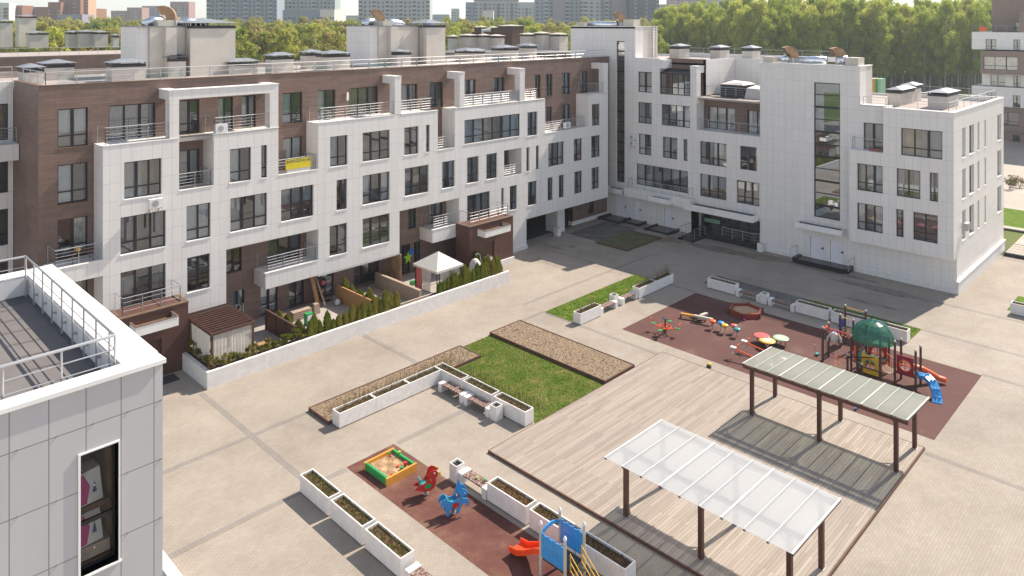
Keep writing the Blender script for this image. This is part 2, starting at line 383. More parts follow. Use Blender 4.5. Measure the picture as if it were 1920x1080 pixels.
def railing(root, pts, zb, h=1.0, step=1.1, bars=4, mat='steel', name='railing', r=.022, infill=None, post_r=None):
    m = MB(); pr = post_r or r
    for (x0, y0), (x1, y1) in zip(pts[:-1], pts[1:]):
        L = math.hypot(x1 - x0, y1 - y0); n = max(1, round(L / step))
        for i in range(n + 1):
            x, y = x0 + (x1 - x0) * i / n, y0 + (y1 - y0) * i / n
            m.tube([(x, y, zb), (x, y, zb + h)], pr, 5)
        m.tube([(x0, y0, zb + h), (x1, y1, zb + h)], r * 1.25, 6)
        for k in range(bars):
            z = zb + h * (k + 1) / (bars + 1); m.tube([(x0, y0, z), (x1, y1, z)], r * .45, 4)
    o = m.build(name, mat, root)
    if infill:
        g = MB()
        for (x0, y0), (x1, y1) in zip(pts[:-1], pts[1:]): g.quad((x0, y0, zb + .08), (x1, y1, zb + .08), (x1, y1, zb + h - .12), (x0, y0, zb + h - .12))
        g.build('glass_infill', infill, o)
    return o
def pyramid_cap(mb, x0, x1, y0, y1, z, h, o=.22):
    x0 -= o; x1 += o; y0 -= o; y1 += o; cx, cy = (x0 + x1) / 2, (y0 + y1) / 2
    r = max(0, (x1 - x0) - (y1 - y0)) / 2; q = max(0, (y1 - y0) - (x1 - x0)) / 2
    mb.add([(x0, y0, z), (x1, y0, z), (x1, y1, z), (x0, y1, z), (cx - r, cy - q, z + h), (cx + r, cy - q, z + h), (cx + r, cy + q, z + h), (cx - r, cy + q, z + h)],
           [(3, 2, 1, 0), (0, 1, 5, 4), (1, 2, 6, 5), (2, 3, 7, 6), (3, 0, 4, 7), (4, 5, 6, 7)])
def chimney(root, x0, x1, y0, y1, zb, zt, mat='plaster', cap='cap_metal', dark=True):
    o = MB().box(x0, x1, y0, y1, zb, zt - .16).build('vent_shaft', mat, root)
    MB().box(x0 - .03, x1 + .03, y0 - .03, y1 + .03, zt - .16, zt + .03).build('dark_collar', 'cap_dark', o)
    m = MB()
    for a in (x0, x1 - .06):
        for b in (y0, y1 - .06): m.box(a, a + .06, b, b + .06, zt + .03, zt + .2)
    m.split('cap_support', 'cap_dark', o)
    c = MB(); pyramid_cap(c, x0, x1, y0, y1, zt + .18, .25, .18); c.build('cap', cap, o)
    return o
def goose(root, x, y, z, s=1.0, ang=0, mat='rust_metal'):   # bent exhaust duct with a square mouth
    m = MB(); ca, sa = cos(ang), sin(ang); prev = None; W = .40 * s; RR = .62 * s; H0 = .75 * s
    path = [(0, 0, 0, 1), (0, H0, 0, 1)] + [(RR * (cos(t) - 1), H0 + RR * sin(t), -sin(t), cos(t)) for t in [pi * .68 * k / 6 for k in range(1, 7)]]
    for cx, cz, dx, dz in path:
        ring = []
        for sx, sy in ((-1, -1), (1, -1), (1, 1), (-1, 1)):
            px_, pz_, py_ = cx + dz * sx * W, cz - dx * sx * W, sy * W
            ring.append((x + px_ * ca - py_ * sa, y + px_ * sa + py_ * ca, z + pz_))
        if prev: m.add(prev + ring, [(0, 1, 5, 4), (1, 2, 6, 5), (2, 3, 7, 6), (3, 0, 4, 7)])
        prev = ring
    o = m.build('exhaust_hood', mat, root)
    c = [sum(p[k] for p in prev) / 4 for k in range(3)]; q = [tuple(c[k] + (p[k] - c[k]) * .9 for k in range(3)) for p in prev]
    MB().quad(*q).build('mouth', 'canopy_brown', o)
    MB().tube([(x, y, z - .02), (x, y, z + H0 * .7)], W * 1.35, 14).build('duct_collar', 'steel_dull', o)
    return o
def split_unit(label, F, u, z, d=-.42, w_=.8, h=.55, mat='paint_bright_white'):
    a = F.P(u, d, z); t = thing('air_conditioner', label, 'air conditioner', a, 0, 'air conditioner units on the walls', world=True)
    m = MB(); F.box(m, u, u + w_, d, d + .3, z, z + h); m.build('casing', mat, t)
    g = MB(); n = 14; c = [(u + w_ * .42 + .2 * cos(2 * pi * k / n), z + h / 2 + .2 * sin(2 * pi * k / n)) for k in range(n)]
    g.add([F.P(q, d - .012, r_) for q, r_ in c], [tuple(range(n))]); g.build('fan_grille', 'paint_bright_white' if 0 else 'steel_dull', t)
    b = MB()
    for x in (u + .1, u + w_ - .14): F.box(b, x, x + .04, d, -.002, z - .05, z - .005); F.box(b, x, x + .04, -.05, -.002, z - .35, z - .051)
    b.build('bracket', 'steel_dull', t)
    return t

# ================================================================== LONG APARTMENT BUILDING (runs along +X)
S = [0.62, 3.9, 7.17, 10.46, 13.75]      # sill levels of the five storeys
HH = 2.24                                 # window height
A = thing('apartment_building', 'long five-storey apartment building, brown cladding behind stepped white frames and balconies', 'apartment building', (11.14, 49.3, 0), world=True)
FW, FB = Fr('Y', 47.6), Fr('Y', 49.3)
brownL4 = [(12.11, 13.71, 13.7, 16.0), (14.86, 17.6, 13.76, 16.0), (19.1, 20.39, 13.76, 16), (21.65, 22.69, 13.76, 16), (23.3, 24.35, 13.76, 16), (26.38, 27.96, 13.75, 16),
           (29.24, 30.76, 13.76, 16.0), (31.99, 34.68, 13.76, 16.0), (37.07, 38.68, 13.76, 16), (40.0, 41.48, 13.8, 16), (44.02, 45.32, 13.76, 16), (47.53, 48.99, 13.76, 16),
           (53.2, 54.05, 13.78, 16), (54.84, 55.8, 13.78, 16), (57.2, 58.55, 13.8, 16), (60.19, 61.44, 13.76, 16), (63.6, 64.6, 13.8, 16)]
brownL3 = [(12.11, 13.71, 10.4, 12.72), (19.1, 20.39, 10.47, 12.72), (26.42, 27.96, 10.47, 12.72), (39.6, 40.9, 10.47, 12.72), (54.85, 55.75, 10.47, 12.72), (57.2, 58.55, 10.47, 12.72), (63.6, 64.6, 10.5, 12.72)]
brownlow = [(12.11, 13.71, 7.17, 9.5), (12.11, 13.71, 3.9, 5.7), (22.2, 23.3, 3.93, 5.95), (25.27, 27.83, 3.9, 6.0), (37.67, 38.51, 3.92, 5.95), (39.94, 41.42, 3.9, 6.0), (47.5, 49.3, 7.2, 9.4),
            (36.75, 37.9, .3, 2.7), (38.3, 39.0, .3, 2.7), (32.4, 34.8, .5, 2.6), (24.7, 26.0, .35, 2.6), (26.9, 28.1, .35, 2.6), (29.2, 30.6, .35, 2.6), (22.6, 23.5, .35, 2.6), (63.6, 64.6, 7.2, 9.5), (63.6, 64.6, 3.9, 6.1)]
mb = MB(); br_w = brownL4 + brownL3 + brownlow
wall(mb, FB, [(11.14, 50.19, 0, 17.38), (50.19, 59.23, 2.8, 17.38), (59.23, 66.4, 2.8, 17.38)], [(a, b, c, d) for a, b, c, d in br_w], .3, .35)
# side towards the viewer's left and back
fx = Fr('X', 11.14); wall(mb, fx, [(49.65, 55.2, 0, 17.38)], [], .3)
brown = mb.build('brown_wall', 'brown_cladding', A)
MB().box(11.1, 66.4, 49.26, 49.62, 17.38, 17.44).box(11.1, 11.5, 49.62, 55.2, 17.38, 17.44).build('parapet_coping', 'canopy_brown', A)
for u0, u1, z0, z1 in brownL4 + brownL3 + brownlow:
    dr = (z0 < 1) or (u0, z0) in [(14.86, 13.76), (21.65, 13.76), (23.3, 13.76), (29.24, 13.76), (31.99, 13.76), (37.07, 13.76), (60.19, 13.76), (19.1, 10.47), (26.42, 10.47), (39.6, 10.47), (25.27, 3.9), (39.94, 3.9)]
    window(brown, FB, u0, u1, z0, z1, d=.16, sill='canopy_brown', door=dr)
# ---- white stepped front
rects = [(14.03, 18.41, 10.45, 13.78), (20.62, 25.15, 10.45, 13.75), (28.28, 39.47, 10.45, 13.78), (41.35, 52.8, 10.45, 13.75), (59.49, 62.72, 10.45, 13.75),
         (14.03, 62.72, 6.14, 10.45), (14.03, 21.44, 2.6, 6.14), (14.03, 18.28, 0, 2.6), (24.2, 28.28, 2.78, 3.85), (28.28, 35.53, 2.76, 6.14), (38.9, 41.83, 2.86, 3.9), (41.83, 62.72, 2.82, 6.14), (46.6, 50.19, 0, 2.82), (11.4, 14.03, 6.2, 7.1)]
W3 = [(15.2, 17.35), (21.69, 23.17), (23.89, 24.32), (29.25, 30.75), (32.07, 34.6), (36.0, 37.46), (38.23, 38.62), (42.44, 49.3), (50.33, 51.74), (60.02, 61.35)]
W2 = [(14.99, 17.6), (18.87, 20.41), (21.72, 24.32), (25.35, 27.89), (29.79, 30.7), (32.07, 34.6), (36.06, 38.51), (39.94, 41.35), (42.75, 44.13), (45.04, 46.39), (50.19, 50.63), (51.51, 51.96), (53.26, 55.63), (57.11, 58.46), (59.9, 61.4)]
W1 = [(14.99, 17.6), (18.91, 20.37), (29.2, 30.7), (32.07, 34.6), (42.75, 45.49), (46.9, 47.24), (48.0, 48.94), (50.41, 51.66), (53.18, 53.96), (54.83, 55.63), (57.19, 58.46), (59.95, 61.26)]
wh = [(a, b, S[3], S[3] + HH) for a, b in W3] + [(a, b, S[2], S[2] + HH + .02) for a, b in W2] + [(a, b, S[1], S[1] + HH) for a, b in W1]
wh[7] = (42.44, 49.3, 10.62, 12.7)
loggia = (47.24, 49.54, 7.1, 9.5)
mb = MB(); wall(mb, FW, rects, wh + [loggia], .26, 1.7)
F2 = Fr('Y', 47.86)
wall(mb, F2, [loggia], [loggia], 1.4)   # no faces, only keeps the opening
for a, b in (((47.24, 7.1), (49.54, 7.1)), ((47.24, 9.5), (49.54, 9.5)), ((47.24, 7.1), (47.24, 9.5)), ((49.54, 7.1), (49.54, 9.5))):
    mb.quad(F2.P(a[0], 0, a[1]), F2.P(b[0], 0, b[1]), F2.P(b[0], 1.43, b[1]), F2.P(a[0], 1.43, a[1]))
white = mb.build('white_front', 'white_cladding', A)
# caps and column brackets that rise past the fourth-floor terraces
m = MB()
for x0, x1 in ((14.03, 18.41), (20.62, 25.15), (28.28, 35.1), (35.69, 39.47), (41.35, 52.8), (59.49, 62.72)): m.box(x0 - .03, x1 + .03, 47.57, 47.8, 13.785, 13.84)
for x0, x1, z in ((11.4, 14.03, 7.105), (24.17, 28.28, 3.855), (38.87, 41.83, 3.905), (18.41, 20.62, 10.455), (25.15, 28.28, 10.455), (39.47, 41.35, 10.455), (52.8, 59.49, 10.455)): m.box(x0, x1, 47.57, 47.8, z, z + .05)
m.split('white_trim', 'white_paint', A)
def bracket(x0, x1, beam=None):
    m = MB(); m.box(x0, x1, 47.603, 48.3, 13.84, 16.26); m.box(x0 - .02, x1 + .02, 47.603, 49.297, 16.26, 16.82)
    m.split('corner_bracket', 'white_cladding', A)
    MB().box(x0 - .05, x1 + .05, 47.57, 49.29, 16.825, 16.87).build('bracket_cap', 'white_paint', A)
for a, b in ((35.1, 35.69), (41.9, 42.44), (49.35, 49.97), (62.05, 62.72)): bracket(a, b)
m = MB(); m.box(17.83, 18.41, 47.603, 48.3, 13.84, 16.25).box(24.52, 25.15, 47.603, 48.3, 13.84, 16.25).box(17.80, 25.15, 47.6, 48.3, 16.25, 16.82).box(17.80, 18.4, 48.3, 49.297, 16.25, 16.82).box(24.55, 25.15, 48.3, 49.297, 16.25, 16.82)
m.build('portal_frame', 'white_cladding', A)
MB().box(17.75, 25.2, 47.55, 48.35, 16.825, 16.87).box(17.75, 18.45, 48.35, 49.29, 16.825, 16.87).box(24.5, 25.2, 48.35, 49.29, 16.825, 16.87).build('portal_cap', 'white_paint', A)
for i, (u0, u1, z0, z1) in enumerate(wh):
    long_ = u1 - u0 > 4
    window(white, FW, u0, u1, z0, z1, d=.16 if not long_ else .1, cols=6 if long_ else None, depth=1.1, curt=.3 if long_ else None)
window(brown, Fr('Y', 49.28), 47.6, 49.2, 7.2, 9.4, d=-.03, door=True, ledge=False)
# floors of the set-back terraces and loggias
m = MB()
for x0, x1, z in ((14.1, 18.3, 13.62), (18.45, 24.5, 13.62), (28.3, 39.4, 13.62), (41.4, 52.7, 13.62), (59.5, 62.6, 13.62), (18.42, 20.6, 10.3), (25.16, 28.27, 10.3), (39.48, 41.34, 10.3), (52.82, 59.48, 10.3)):
    m.box(x0, x1, 47.87, 49.29, z - .1, z + .12)
for x0, x1, z in ((11.42, 14.02, 7.0), (24.25, 28.25, 3.74), (38.95, 41.8, 3.8)): m.box(x0, x1, 47.87, 49.29, z - .1, z + .08)
m.box(25.15, 28.28, 48, 49.25, 10.2, 10.29)
m.split('terrace_slab', 'terrace_floor', A)
# soffits
MB().box(14.1, 62.66, 47.63, 49.29, 10.2, 10.25).build('inner_slab', 'plaster', A)
m = MB(); m.box(28.3, 35.5, 47.63, 49.28, 2.66, 2.755).box(50.2, 62.7, 47.63, 49.6, 2.70, 2.815).box(21.45, 28.27, 47.63, 49.28, 6.1, 6.13).box(35.54, 41.8, 47.63, 49.28, 6.1, 6.13); m.split('soffit', 'white_paint', A)
# side reveal walls of recesses at first floor
m = MB(); m.box(21.40, 21.44, 47.63, 49.29, 2.6, 6.13).box(28.285, 28.32, 47.63, 49.29, 3.86, 6.13); m.split('reveal_wall', 'white_cladding', A)
# balconies rails
def rail2(pts, z, **k): return railing(A, pts, z, **k)
y1, y2 = 47.75, 49.25
rail2([(14.2, y2), (14.2, y1), (17.8, y1)], 13.85, name='balcony_railing')
rail2([(20.75, y2), (20.75, y1), (24.5, y1)], 13.85, name='balcony_railing')
rail2([(18.45, y1), (20.45, y1), (20.45, y2)], 10.5, name='balcony_railing')
rail2([(25.17, y1), (28.1, y1), (28.1, y2)], 10.5, name='balcony_railing')
rail2([(28.5, y2), (28.5, y1), (35.05, y1)], 13.85, name='balcony_railing')
rail2([(35.75, y1), (38.9, y1), (38.9, y2)], 13.85, name='balcony_railing')
rail2([(39.5, y1), (41.3, y1)], 10.5, name='balcony_railing')
o = rail2([(42.5, y1), (49.3, y1)], 13.85, name='balcony_railing')
MB().box(42.5, 49.3, 47.80, 47.82, 13.9, 14.75).build('white_screen', 'white_mesh', o)
rail2([(50.0, y1), (51.8, y1), (51.8, y2)], 13.85, name='balcony_railing')
rail2([(52.85, y1), (58.9, y1), (58.9, y2)], 10.5, name='balcony_railing')
rail2([(59.9, y2), (59.9, y1), (62.0, y1)], 13.85, name='balcony_railing')
rail2([(11.6, y2), (11.6, y1), (14.0, y1)], 7.15, name='balcony_railing')
rail2([(24.4, y2), (24.4, y1), (28.1, y1), (28.1, y2)], 3.9, name='balcony_railing')
rail2([(39.1, y2), (39.1, y1), (41.5, y1)], 3.95, name='balcony_railing')
rail2([(47.3, 47.7), (49.5, 47.7)], 7.12, h=.95, name='balcony_railing')
# brown entrance boxes standing in front
def entry(x0, x1, yf, cx0, cx1, dx0, dx1, ztp=4.0):
    m = MB(); wall(m, Fr('Y', yf), [(x0, x1, 0, ztp)], [(dx0, dx1, .02, 2.3)], .25, 47.58 - yf)
    e = m.build('entrance_block', 'dark_brown_cladding', A)
    MB().box(dx0, dx1, yf + .2, yf + .245, .02, 2.3).build('door', 'timber_brown', e)
    t = MB(); t.box(x0 - .03, x1 + .03, yf - .04, yf + .3, ztp + .003, ztp + .06).box(x0 - .03, x0 + .3, yf + .3, 47.58, ztp + .003, ztp + .06).box(x1 - .3, x1 + .03, yf + .3, 47.58, ztp + .003, ztp + .06); t.build('coping', 'canopy_brown', e)
    MB().box(x0 + .3, x1 - .3, yf + .3, 47.58, ztp - .1, ztp - .02).build('flat_roof', 'roof_membrane', e)
    c = MB(); yc = yf - 1.0
    c.box(cx0, cx1, yc, yc + .05, 3.2, 3.68).box(cx0, cx0 + .05, yc + .05, yf - .003, 3.2, 3.68).box(cx1 - .05, cx1, yc + .05, yf - .003, 3.2, 3.68).box(cx0, cx1, yc, yf - .003, 3.15, 3.2)
    ca = c.build('canopy', 'white_paint', e)
    MB().box(cx0 + .05, cx1 - .05, yc + .05, yf - .003, 3.2, 3.45).box(cx0 - .02, cx1 + .02, yc - .02, yc + .1, 3.683, 3.72).box(cx0 - .02, cx0 + .1, yc + .1, yf - .004, 3.683, 3.72).box(cx1 - .1, cx1 + .02, yc + .1, yf - .004, 3.683, 3.72).build('canopy_tray', 'canopy_brown', ca)
    railing(e, [(x0 + .35, 47.5), (x0 + .35, yf + .35), (x1 - .35, yf + .35), (x1 - .35, 47.5)], ztp + .06, name='roof_railing', r=.02, bars=3)
entry(14.3, 18.26, 45.8, 14.9, 17.3, 15.6, 16.7)
entry(41.43, 46.6, 45.82, 42.3, 45.3, 43.2, 44.3)
MB().box(45.0, 46.65, 45.7, 45.815, 0, .45).box(46.62, 50.25, 47.5, 47.597, 0, .35).box(50.2, 50.3, 47.5, 49.2, 0, .35).split('plinth', 'white_concrete', A)
# ---- passage below and the ground-floor block right of it
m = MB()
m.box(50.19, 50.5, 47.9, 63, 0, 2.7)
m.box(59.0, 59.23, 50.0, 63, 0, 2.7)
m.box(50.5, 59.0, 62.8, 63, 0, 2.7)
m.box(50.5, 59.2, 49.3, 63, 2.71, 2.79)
m.split('passage_shade_wall', 'black', A)  # walls, end and lid coloured black to stand for the passage's deep shade
mb = MB(); hs = [(61.9, 62.9, .7, 2.2)]
wall(mb, Fr('Y', 49.62), [(59.23, 66.4, 0, 2.8)], hs, .3, .3); wall(mb, Fr('X', 59.23), [(49.62, 56, 0, 2.8)], [], .1)
gb = mb.build('ground_floor_wall', 'brown_cladding', A)
for a, b, c_, d_ in hs: window(gb, Fr('Y', 49.62), a, b, c_, d_, d=.15, sill='canopy_brown')
MB().box(59.1, 66.4, 49.5, 49.61, 0, .38).box(59.1, 59.22, 49.61, 54, 0, .38).split('plinth', 'white_concrete', A)
MB().box(56.0, 57.1, 48.8, 50.4, 0, 2.7).build('pier', 'white_cladding', A)
# ---- roof
MB().box(11.5, 66.3, 49.62, 66, 16.7, 16.95).box(11.4, 66.3, 66, 66.3, 16.7, 17.38).split('roof', 'roof_paving', A)
MB().box(11.3, 66.2, 66.3, 66.4, 0, 17.3).split('rear_wall', 'brown_cladding', A)
railing(A, [(11.6, 55.0), (11.6, 49.75), (64.8, 49.75)], 17.2, h=.95, step=1.6, bars=2, name='roof_railing', r=.024)
g = MB()
for a, b in ((12.2, 14.6), (17.2, 19.5), (24.3, 25.8), (29.0, 30.6), (34.0, 36.3), (47.2, 50.0), (56, 57.6)): g.quad((a, 49.8, 17.35), (b, 49.8, 17.35), (b, 49.8, 18.0), (a, 49.8, 18.0))
g.split('glass_screen', 'rail_glass', A)
for x0, x1, y0_, y1_, zt in ((12.3, 13.4, 57.9, 59.7, 17.9), (14.1, 16.0, 60.8, 62.4, 18.0), (17.2, 19.4, 56.3, 57.6, 18.1), (26.1, 28.5, 57.4, 58.6, 17.8), (28.5, 30.4, 55.0, 56.1, 18.3), (34.1, 35.6, 59.4, 60.5, 18.3),
                             (33.8, 36.0, 55.4, 57.3, 18.3), (42.6, 43.8, 62.0, 64.1, 18.2), (42.3, 43.9, 57.0, 58.9, 18.2), (52.9, 54.3, 59.0, 60.9, 18.0), (56.0, 58.3, 61.9, 63.0, 17.8), (55.8, 57.9, 56.1, 58.1, 18.3), (63.0, 64.3, 59.3, 61.3, 18.3)):
    chimney(A, x0, x1, y0_, y1_, 16.9, zt)
chimney(A, 21.6, 22.9, 57.9, 59.0, 16.9, 18.3, cap='cap_dark')
# stair-head blocks on the roof
def stairhead(x0, x1, y0_, y1_, zt, boxb, hood):
    m = MB(); m.box(x0 + .9, x1, y0_, y1_, 16.9, zt); m.box(x0 + 1.9, x0 + 2.7, y0_ - .5, y0_ + .2, 16.9, zt - .03)
    s = m.build('stair_head', 'plaster', A)
    MB().box(x0, x0 + .88, y0_ + .2, y1_ + .2, 16.9, zt + .02).build('clad_end', 'white_cladding', s)
    MB().box(x0 - .05, x1 + .05, y0_ - .05, y1_ + .25, zt + .03, zt + .1).build('coping', 'cap_metal', s)
    bx0, bx1, by0, by1 = boxb
    b = MB().box(bx0, bx1, by0, by1, 16.9, zt - .1).build('lift_shaft', 'plaster', A)
    MB().box(bx0 - .02, bx1 + .02, by0 - .02, by1 + .02, zt - .1, zt + .12).build('dark_collar', 'cap_dark', b)
    m = MB()
    n = 9
    for i in range(n + 1):
        x = bx0 + (bx1 - bx0 - .06) * i / n; m.box(x, x + .06, by0, by0 + .06, zt + .12, zt + .34)
    for i in range(1, n + 1):
        y = by0 + (by1 - by0 - .06) * i / n; m.box(bx0, bx0 + .06, y, y + .06, zt + .12, zt + .34)
    m.build('cap_support', 'plaster', b)
    c = MB(); pyramid_cap(c, bx0, bx1, by0, by1, zt + .34, .4, .15); c.build('cap', 'cap_metal', b)
    l = MB(); lx = bx0 - .12
    for yy in (by0 + .5, by0 + .95): l.tube([(lx, yy, 17), (lx, yy, zt + .9)], .03, 5)
    for i in range(12): l.tube([(lx, by0 + .5, 17.2 + i * .3), (lx, by0 + .95, 17.2 + i * .3)], .015, 4)
    l.build('roof_ladder', 'steel_dull', s)
    f = MB(); hx, hy = hood
    f.tube([(hx - 2.1, hy, zt + .25), (hx - 1.4, hy + .1, zt + .5), (hx - .7, hy, zt + .5)], [.28, .36, .36], 12); f.tube([(hx + .4, hy, zt + .45), (hx + 1.3, hy - .2, zt + .4), (hx + 2.2, hy, zt + .35), (hx + 2.8, hy + .2, zt + .2)], [.3, .38, .33, .3], 12)
    f.build('foil_duct', 'foil', s, smooth=True)
    g_ = goose(s, hx, hy, zt + .1, .9, -.5)
    MB().box(x0 + 1.6, x0 + 2.7, y0_ + .3, y1_ - .3, zt + .1, zt + .55).split('vent_box', 'paint_cream', s)
stairhead(19.6, 23.15, 58.6, 62.0, 20.75, (23.2, 26.8, 57.8, 61.8), (22.6, 60))
stairhead(40.3, 45.9, 58.4, 62.4, 20.75, (46.0, 48.4, 57.2, 60.0), (42.9, 60.5))
MB().tube([(47.9, 60, 20.9), (49.0, 60, 20.9)], .3, 10).build('blue_barrel', 'paint_blue', A)
# ---- the white end further left, at the level of the brown side
FE = Fr('Y', 55.2); mb = MB()
eh = [(8.4, 10.85, 13.7, 16.0), (8.4, 10.85, 10.4, 12.45), (8.4, 10.85, 7.1, 9.4), (8.4, 10.85, 3.9, 6.1), (3, 5.5, 13.7, 16.0), (3, 5.5, 10.4, 12.7), (3, 5.5, 7.1, 9.4)]
wall(mb, FE, [(-8, 11.1, 0, 17.38)], eh, .26, .3); lw = mb.build('white_wall', 'white_cladding', A)
for q in eh: window(lw, FE, *q, d=.16, curt=.9)
MB().box(-8, 11.1, 55.5, 66, 16.7, 16.95).split('roof', 'roof_paving', A)
m = MB(); wall(m, Fr('Y', 53.7), [(6, 11.1, 12.6, 13.6)], [], .25, 1.5); m.box(6, 11.1, 53.96, 55.19, 13.2, 13.3); m.build('balcony', 'white_cladding', A)
railing(A, [(6.1, 53.85), (11.0, 53.85)], 13.6, name='balcony_railing')
railing(A, [(-7, 55.5), (11.1, 55.5)], 17.38, h=.9, step=1.6, bars=2, name='roof_railing')

# things fixed to or standing on that building
split_unit('white air conditioner box on the white wall below the third-floor window above the corner box', FW, 16.5, 9.75)
split_unit('white air conditioner box at the corner of the terrace inside the white portal frame', Fr('Y', 48.0), 20.75, 13.86, d=-.4)
split_unit('white air conditioner box hung on the third-floor balcony railing near the far corner', Fr('Y', 47.7), 55.6, 10.7, d=-.28)
bn = thing('banner', 'yellow banner with a dark phone number hung over the balcony railing', 'banner', (25.7, 47.7, 10.4), world=True)
MB().box(25.75, 27.75, 47.68, 47.70, 10.75, 11.45).build('cloth', 'paint_banner_yellow', bn)
MB().box(25.85, 27.7, 47.705, 47.715, 10.52, 10.75).build('lower_sheet', 'curtain_cloth', bn)
tx = bpy.data.curves.new('phone_number', 'FONT'); tx.body = '8-919-227-01-60'; tx.size = .3; tx.extrude = .003; tx.align_x = 'LEFT'; tx.space_character = .92
to = bpy.data.objects.new('phone_number', tx); C.objects.link(to); to.parent = bn; to.rotation_euler = (R(90), 0, 0); to.location = (25.82 - 25.7, 47.672 - 47.7, 11.2 - 10.4); tx.materials.append(M['paint_navy'])
bpy.context.view_layer.update()
_me = bpy.data.meshes.new_from_object(to.evaluated_get(bpy.context.evaluated_depsgraph_get())); _n = bpy.data.objects.new('phone_number', _me); C.objects.link(_n)
_n.parent = bn; _n.location = to.location; _n.rotation_euler = to.rotation_euler; bpy.data.objects.remove(to); _n.name = 'phone_number'
sd = thing('satellite_dish', 'beige satellite dish on the brown wall beside the wide balcony door', 'satellite dish', (31.6, 49.25, 15.3), world=True)
MB().tube([(31.56, 48.93, 15.42), (31.60, 48.89, 15.42)], .34, 20).build('reflector', 'paint_cream', sd)
MB().tube([(31.6, 49.29, 15.35), (31.6, 48.95, 15.4)], .02, 5).build('arm', 'steel_dull', sd)
bt = thing('balcony_table', 'dark table with a yellow pot and cloth on the lowest corner balcony', 'table', (12.9, 48.3, 7.12), world=True)
MB().box(12.5, 13.7, 48.0, 48.7, 7.7, 7.76).build('top', 'timber_brown', bt); MB().box(12.55, 12.6, 48.05, 48.1, 7.12, 7.7).box(13.6, 13.65, 48.05, 48.1, 7.12, 7.7).box(13.6, 13.65, 48.6, 48.65, 7.12, 7.7).build('leg', 'timber_brown', bt)
tag(MB().lathe([(.1, 0), (.16, .2)], 12.9, 48.2, 10, 7.76).build('flower_pot', 'paint_yellow'), 'small yellow pot on the dark balcony table', 'pot')

# ================================================================== WHITE WING (runs along Y at X = 65.2)
Wg = thing('apartment_wing', 'white clad apartment wing with tall glazed stair towers on the far side of the yard', 'apartment building', (65.2, 15.7, 0), world=True)
FX, FQ = Fr('X', 65.2), Fr('X', 64.3)
hx = [(43.79, 45.53, 13.78, 15.96), (43.79, 45.53, 10.5, 12.74), (39.24, 42.62, 10.55, 12.74), (43.86, 45.47, 7.2, 9.4), (40.72, 42.49, 7.2, 9.4), (39.54, 40.03, 7.2, 9.4), (35.27, 38.16, 7.15, 9.42), (32.17, 33.89, 7.2, 9.45),
      (39.48, 45.74, 3.95, 6.2), (35.27, 38.16, 3.95, 6.2), (31.91, 34.22, 3.95, 6.15)]
stair = [(24.58, 26.84, 3.99, 15.86), (47.26, 48.33, 3.88, 19.14)]
doors = [(47.05, 48.33, .3, 2.25), (45.13, 45.95, .3, 2.25), (41.15, 42.3, .12, 2.1), (25.95, 27.17, .32, 2.25), (24.27, 25.44, .32, 2.25)]
glz = (39.24, 42.75, 13.77, 15.95); slab_bal = (21.08, 22.65, 10.45, 12.7)
rects = [(45.88, 54.82, 0, 20.7), (42.81, 45.88, 0, 17.38), (39.24, 42.81, 2.8, 13.77), (39.12, 42.81, 0, 2.8), (38.52, 39.24, 2.8, 13.77), (31.86, 38.52, 2.8, 10.5), (22.95, 31.86, 0, 17.37), (20.79, 22.95, 0, 14.15), (15.98, 20.79, 0, 2.85)]
mb = MB(); wall(mb, FX, rects, hx + stair + doors + [slab_bal], .26, 1.5)
wmain = mb.build('white_wall', 'white_cladding', Wg)
m = MB(); wall(m, Fr('Y', 45.88), [(66.7, 69.45, 13.7, 20.7)], [], .2); m.build('tower_side', 'plaster', Wg)
MB().box(65.2, 69.45, 45.89, 54.82, 20.5, 20.69).box(65.25, 68.1, 22.96, 31.85, 17.2, 17.36).split('tower_roof', 'roof_membrane', Wg)
MB().box(65.15, 69.5, 45.83, 46.1, 20.7, 20.77).box(65.15, 65.5, 46.1, 54.9, 20.7, 20.77).box(65.15, 68.2, 22.9, 23.2, 17.37, 17.44).box(65.15, 65.5, 23.2, 31.9, 17.37, 17.44).box(65.15, 66.7, 42.78, 43.1, 17.38, 17.44).box(65.15, 65.5, 43.1, 45.85, 17.38, 17.44).box(65.15, 65.45, 20.8, 22.9, 14.155, 14.21).build('coping', 'white_paint', Wg)
m = MB(); wall(m, Fr('Y', 22.95), [(66.7, 68.13, 14, 17.37)], [], .2); m.build('tower_side', 'plaster', Wg)
for a, b, z0, z1 in hx: window(wmain, FX, a, b, z0, z1, d=.17, cols=6 if b - a > 5 else (4 if b - a > 3.2 else None))
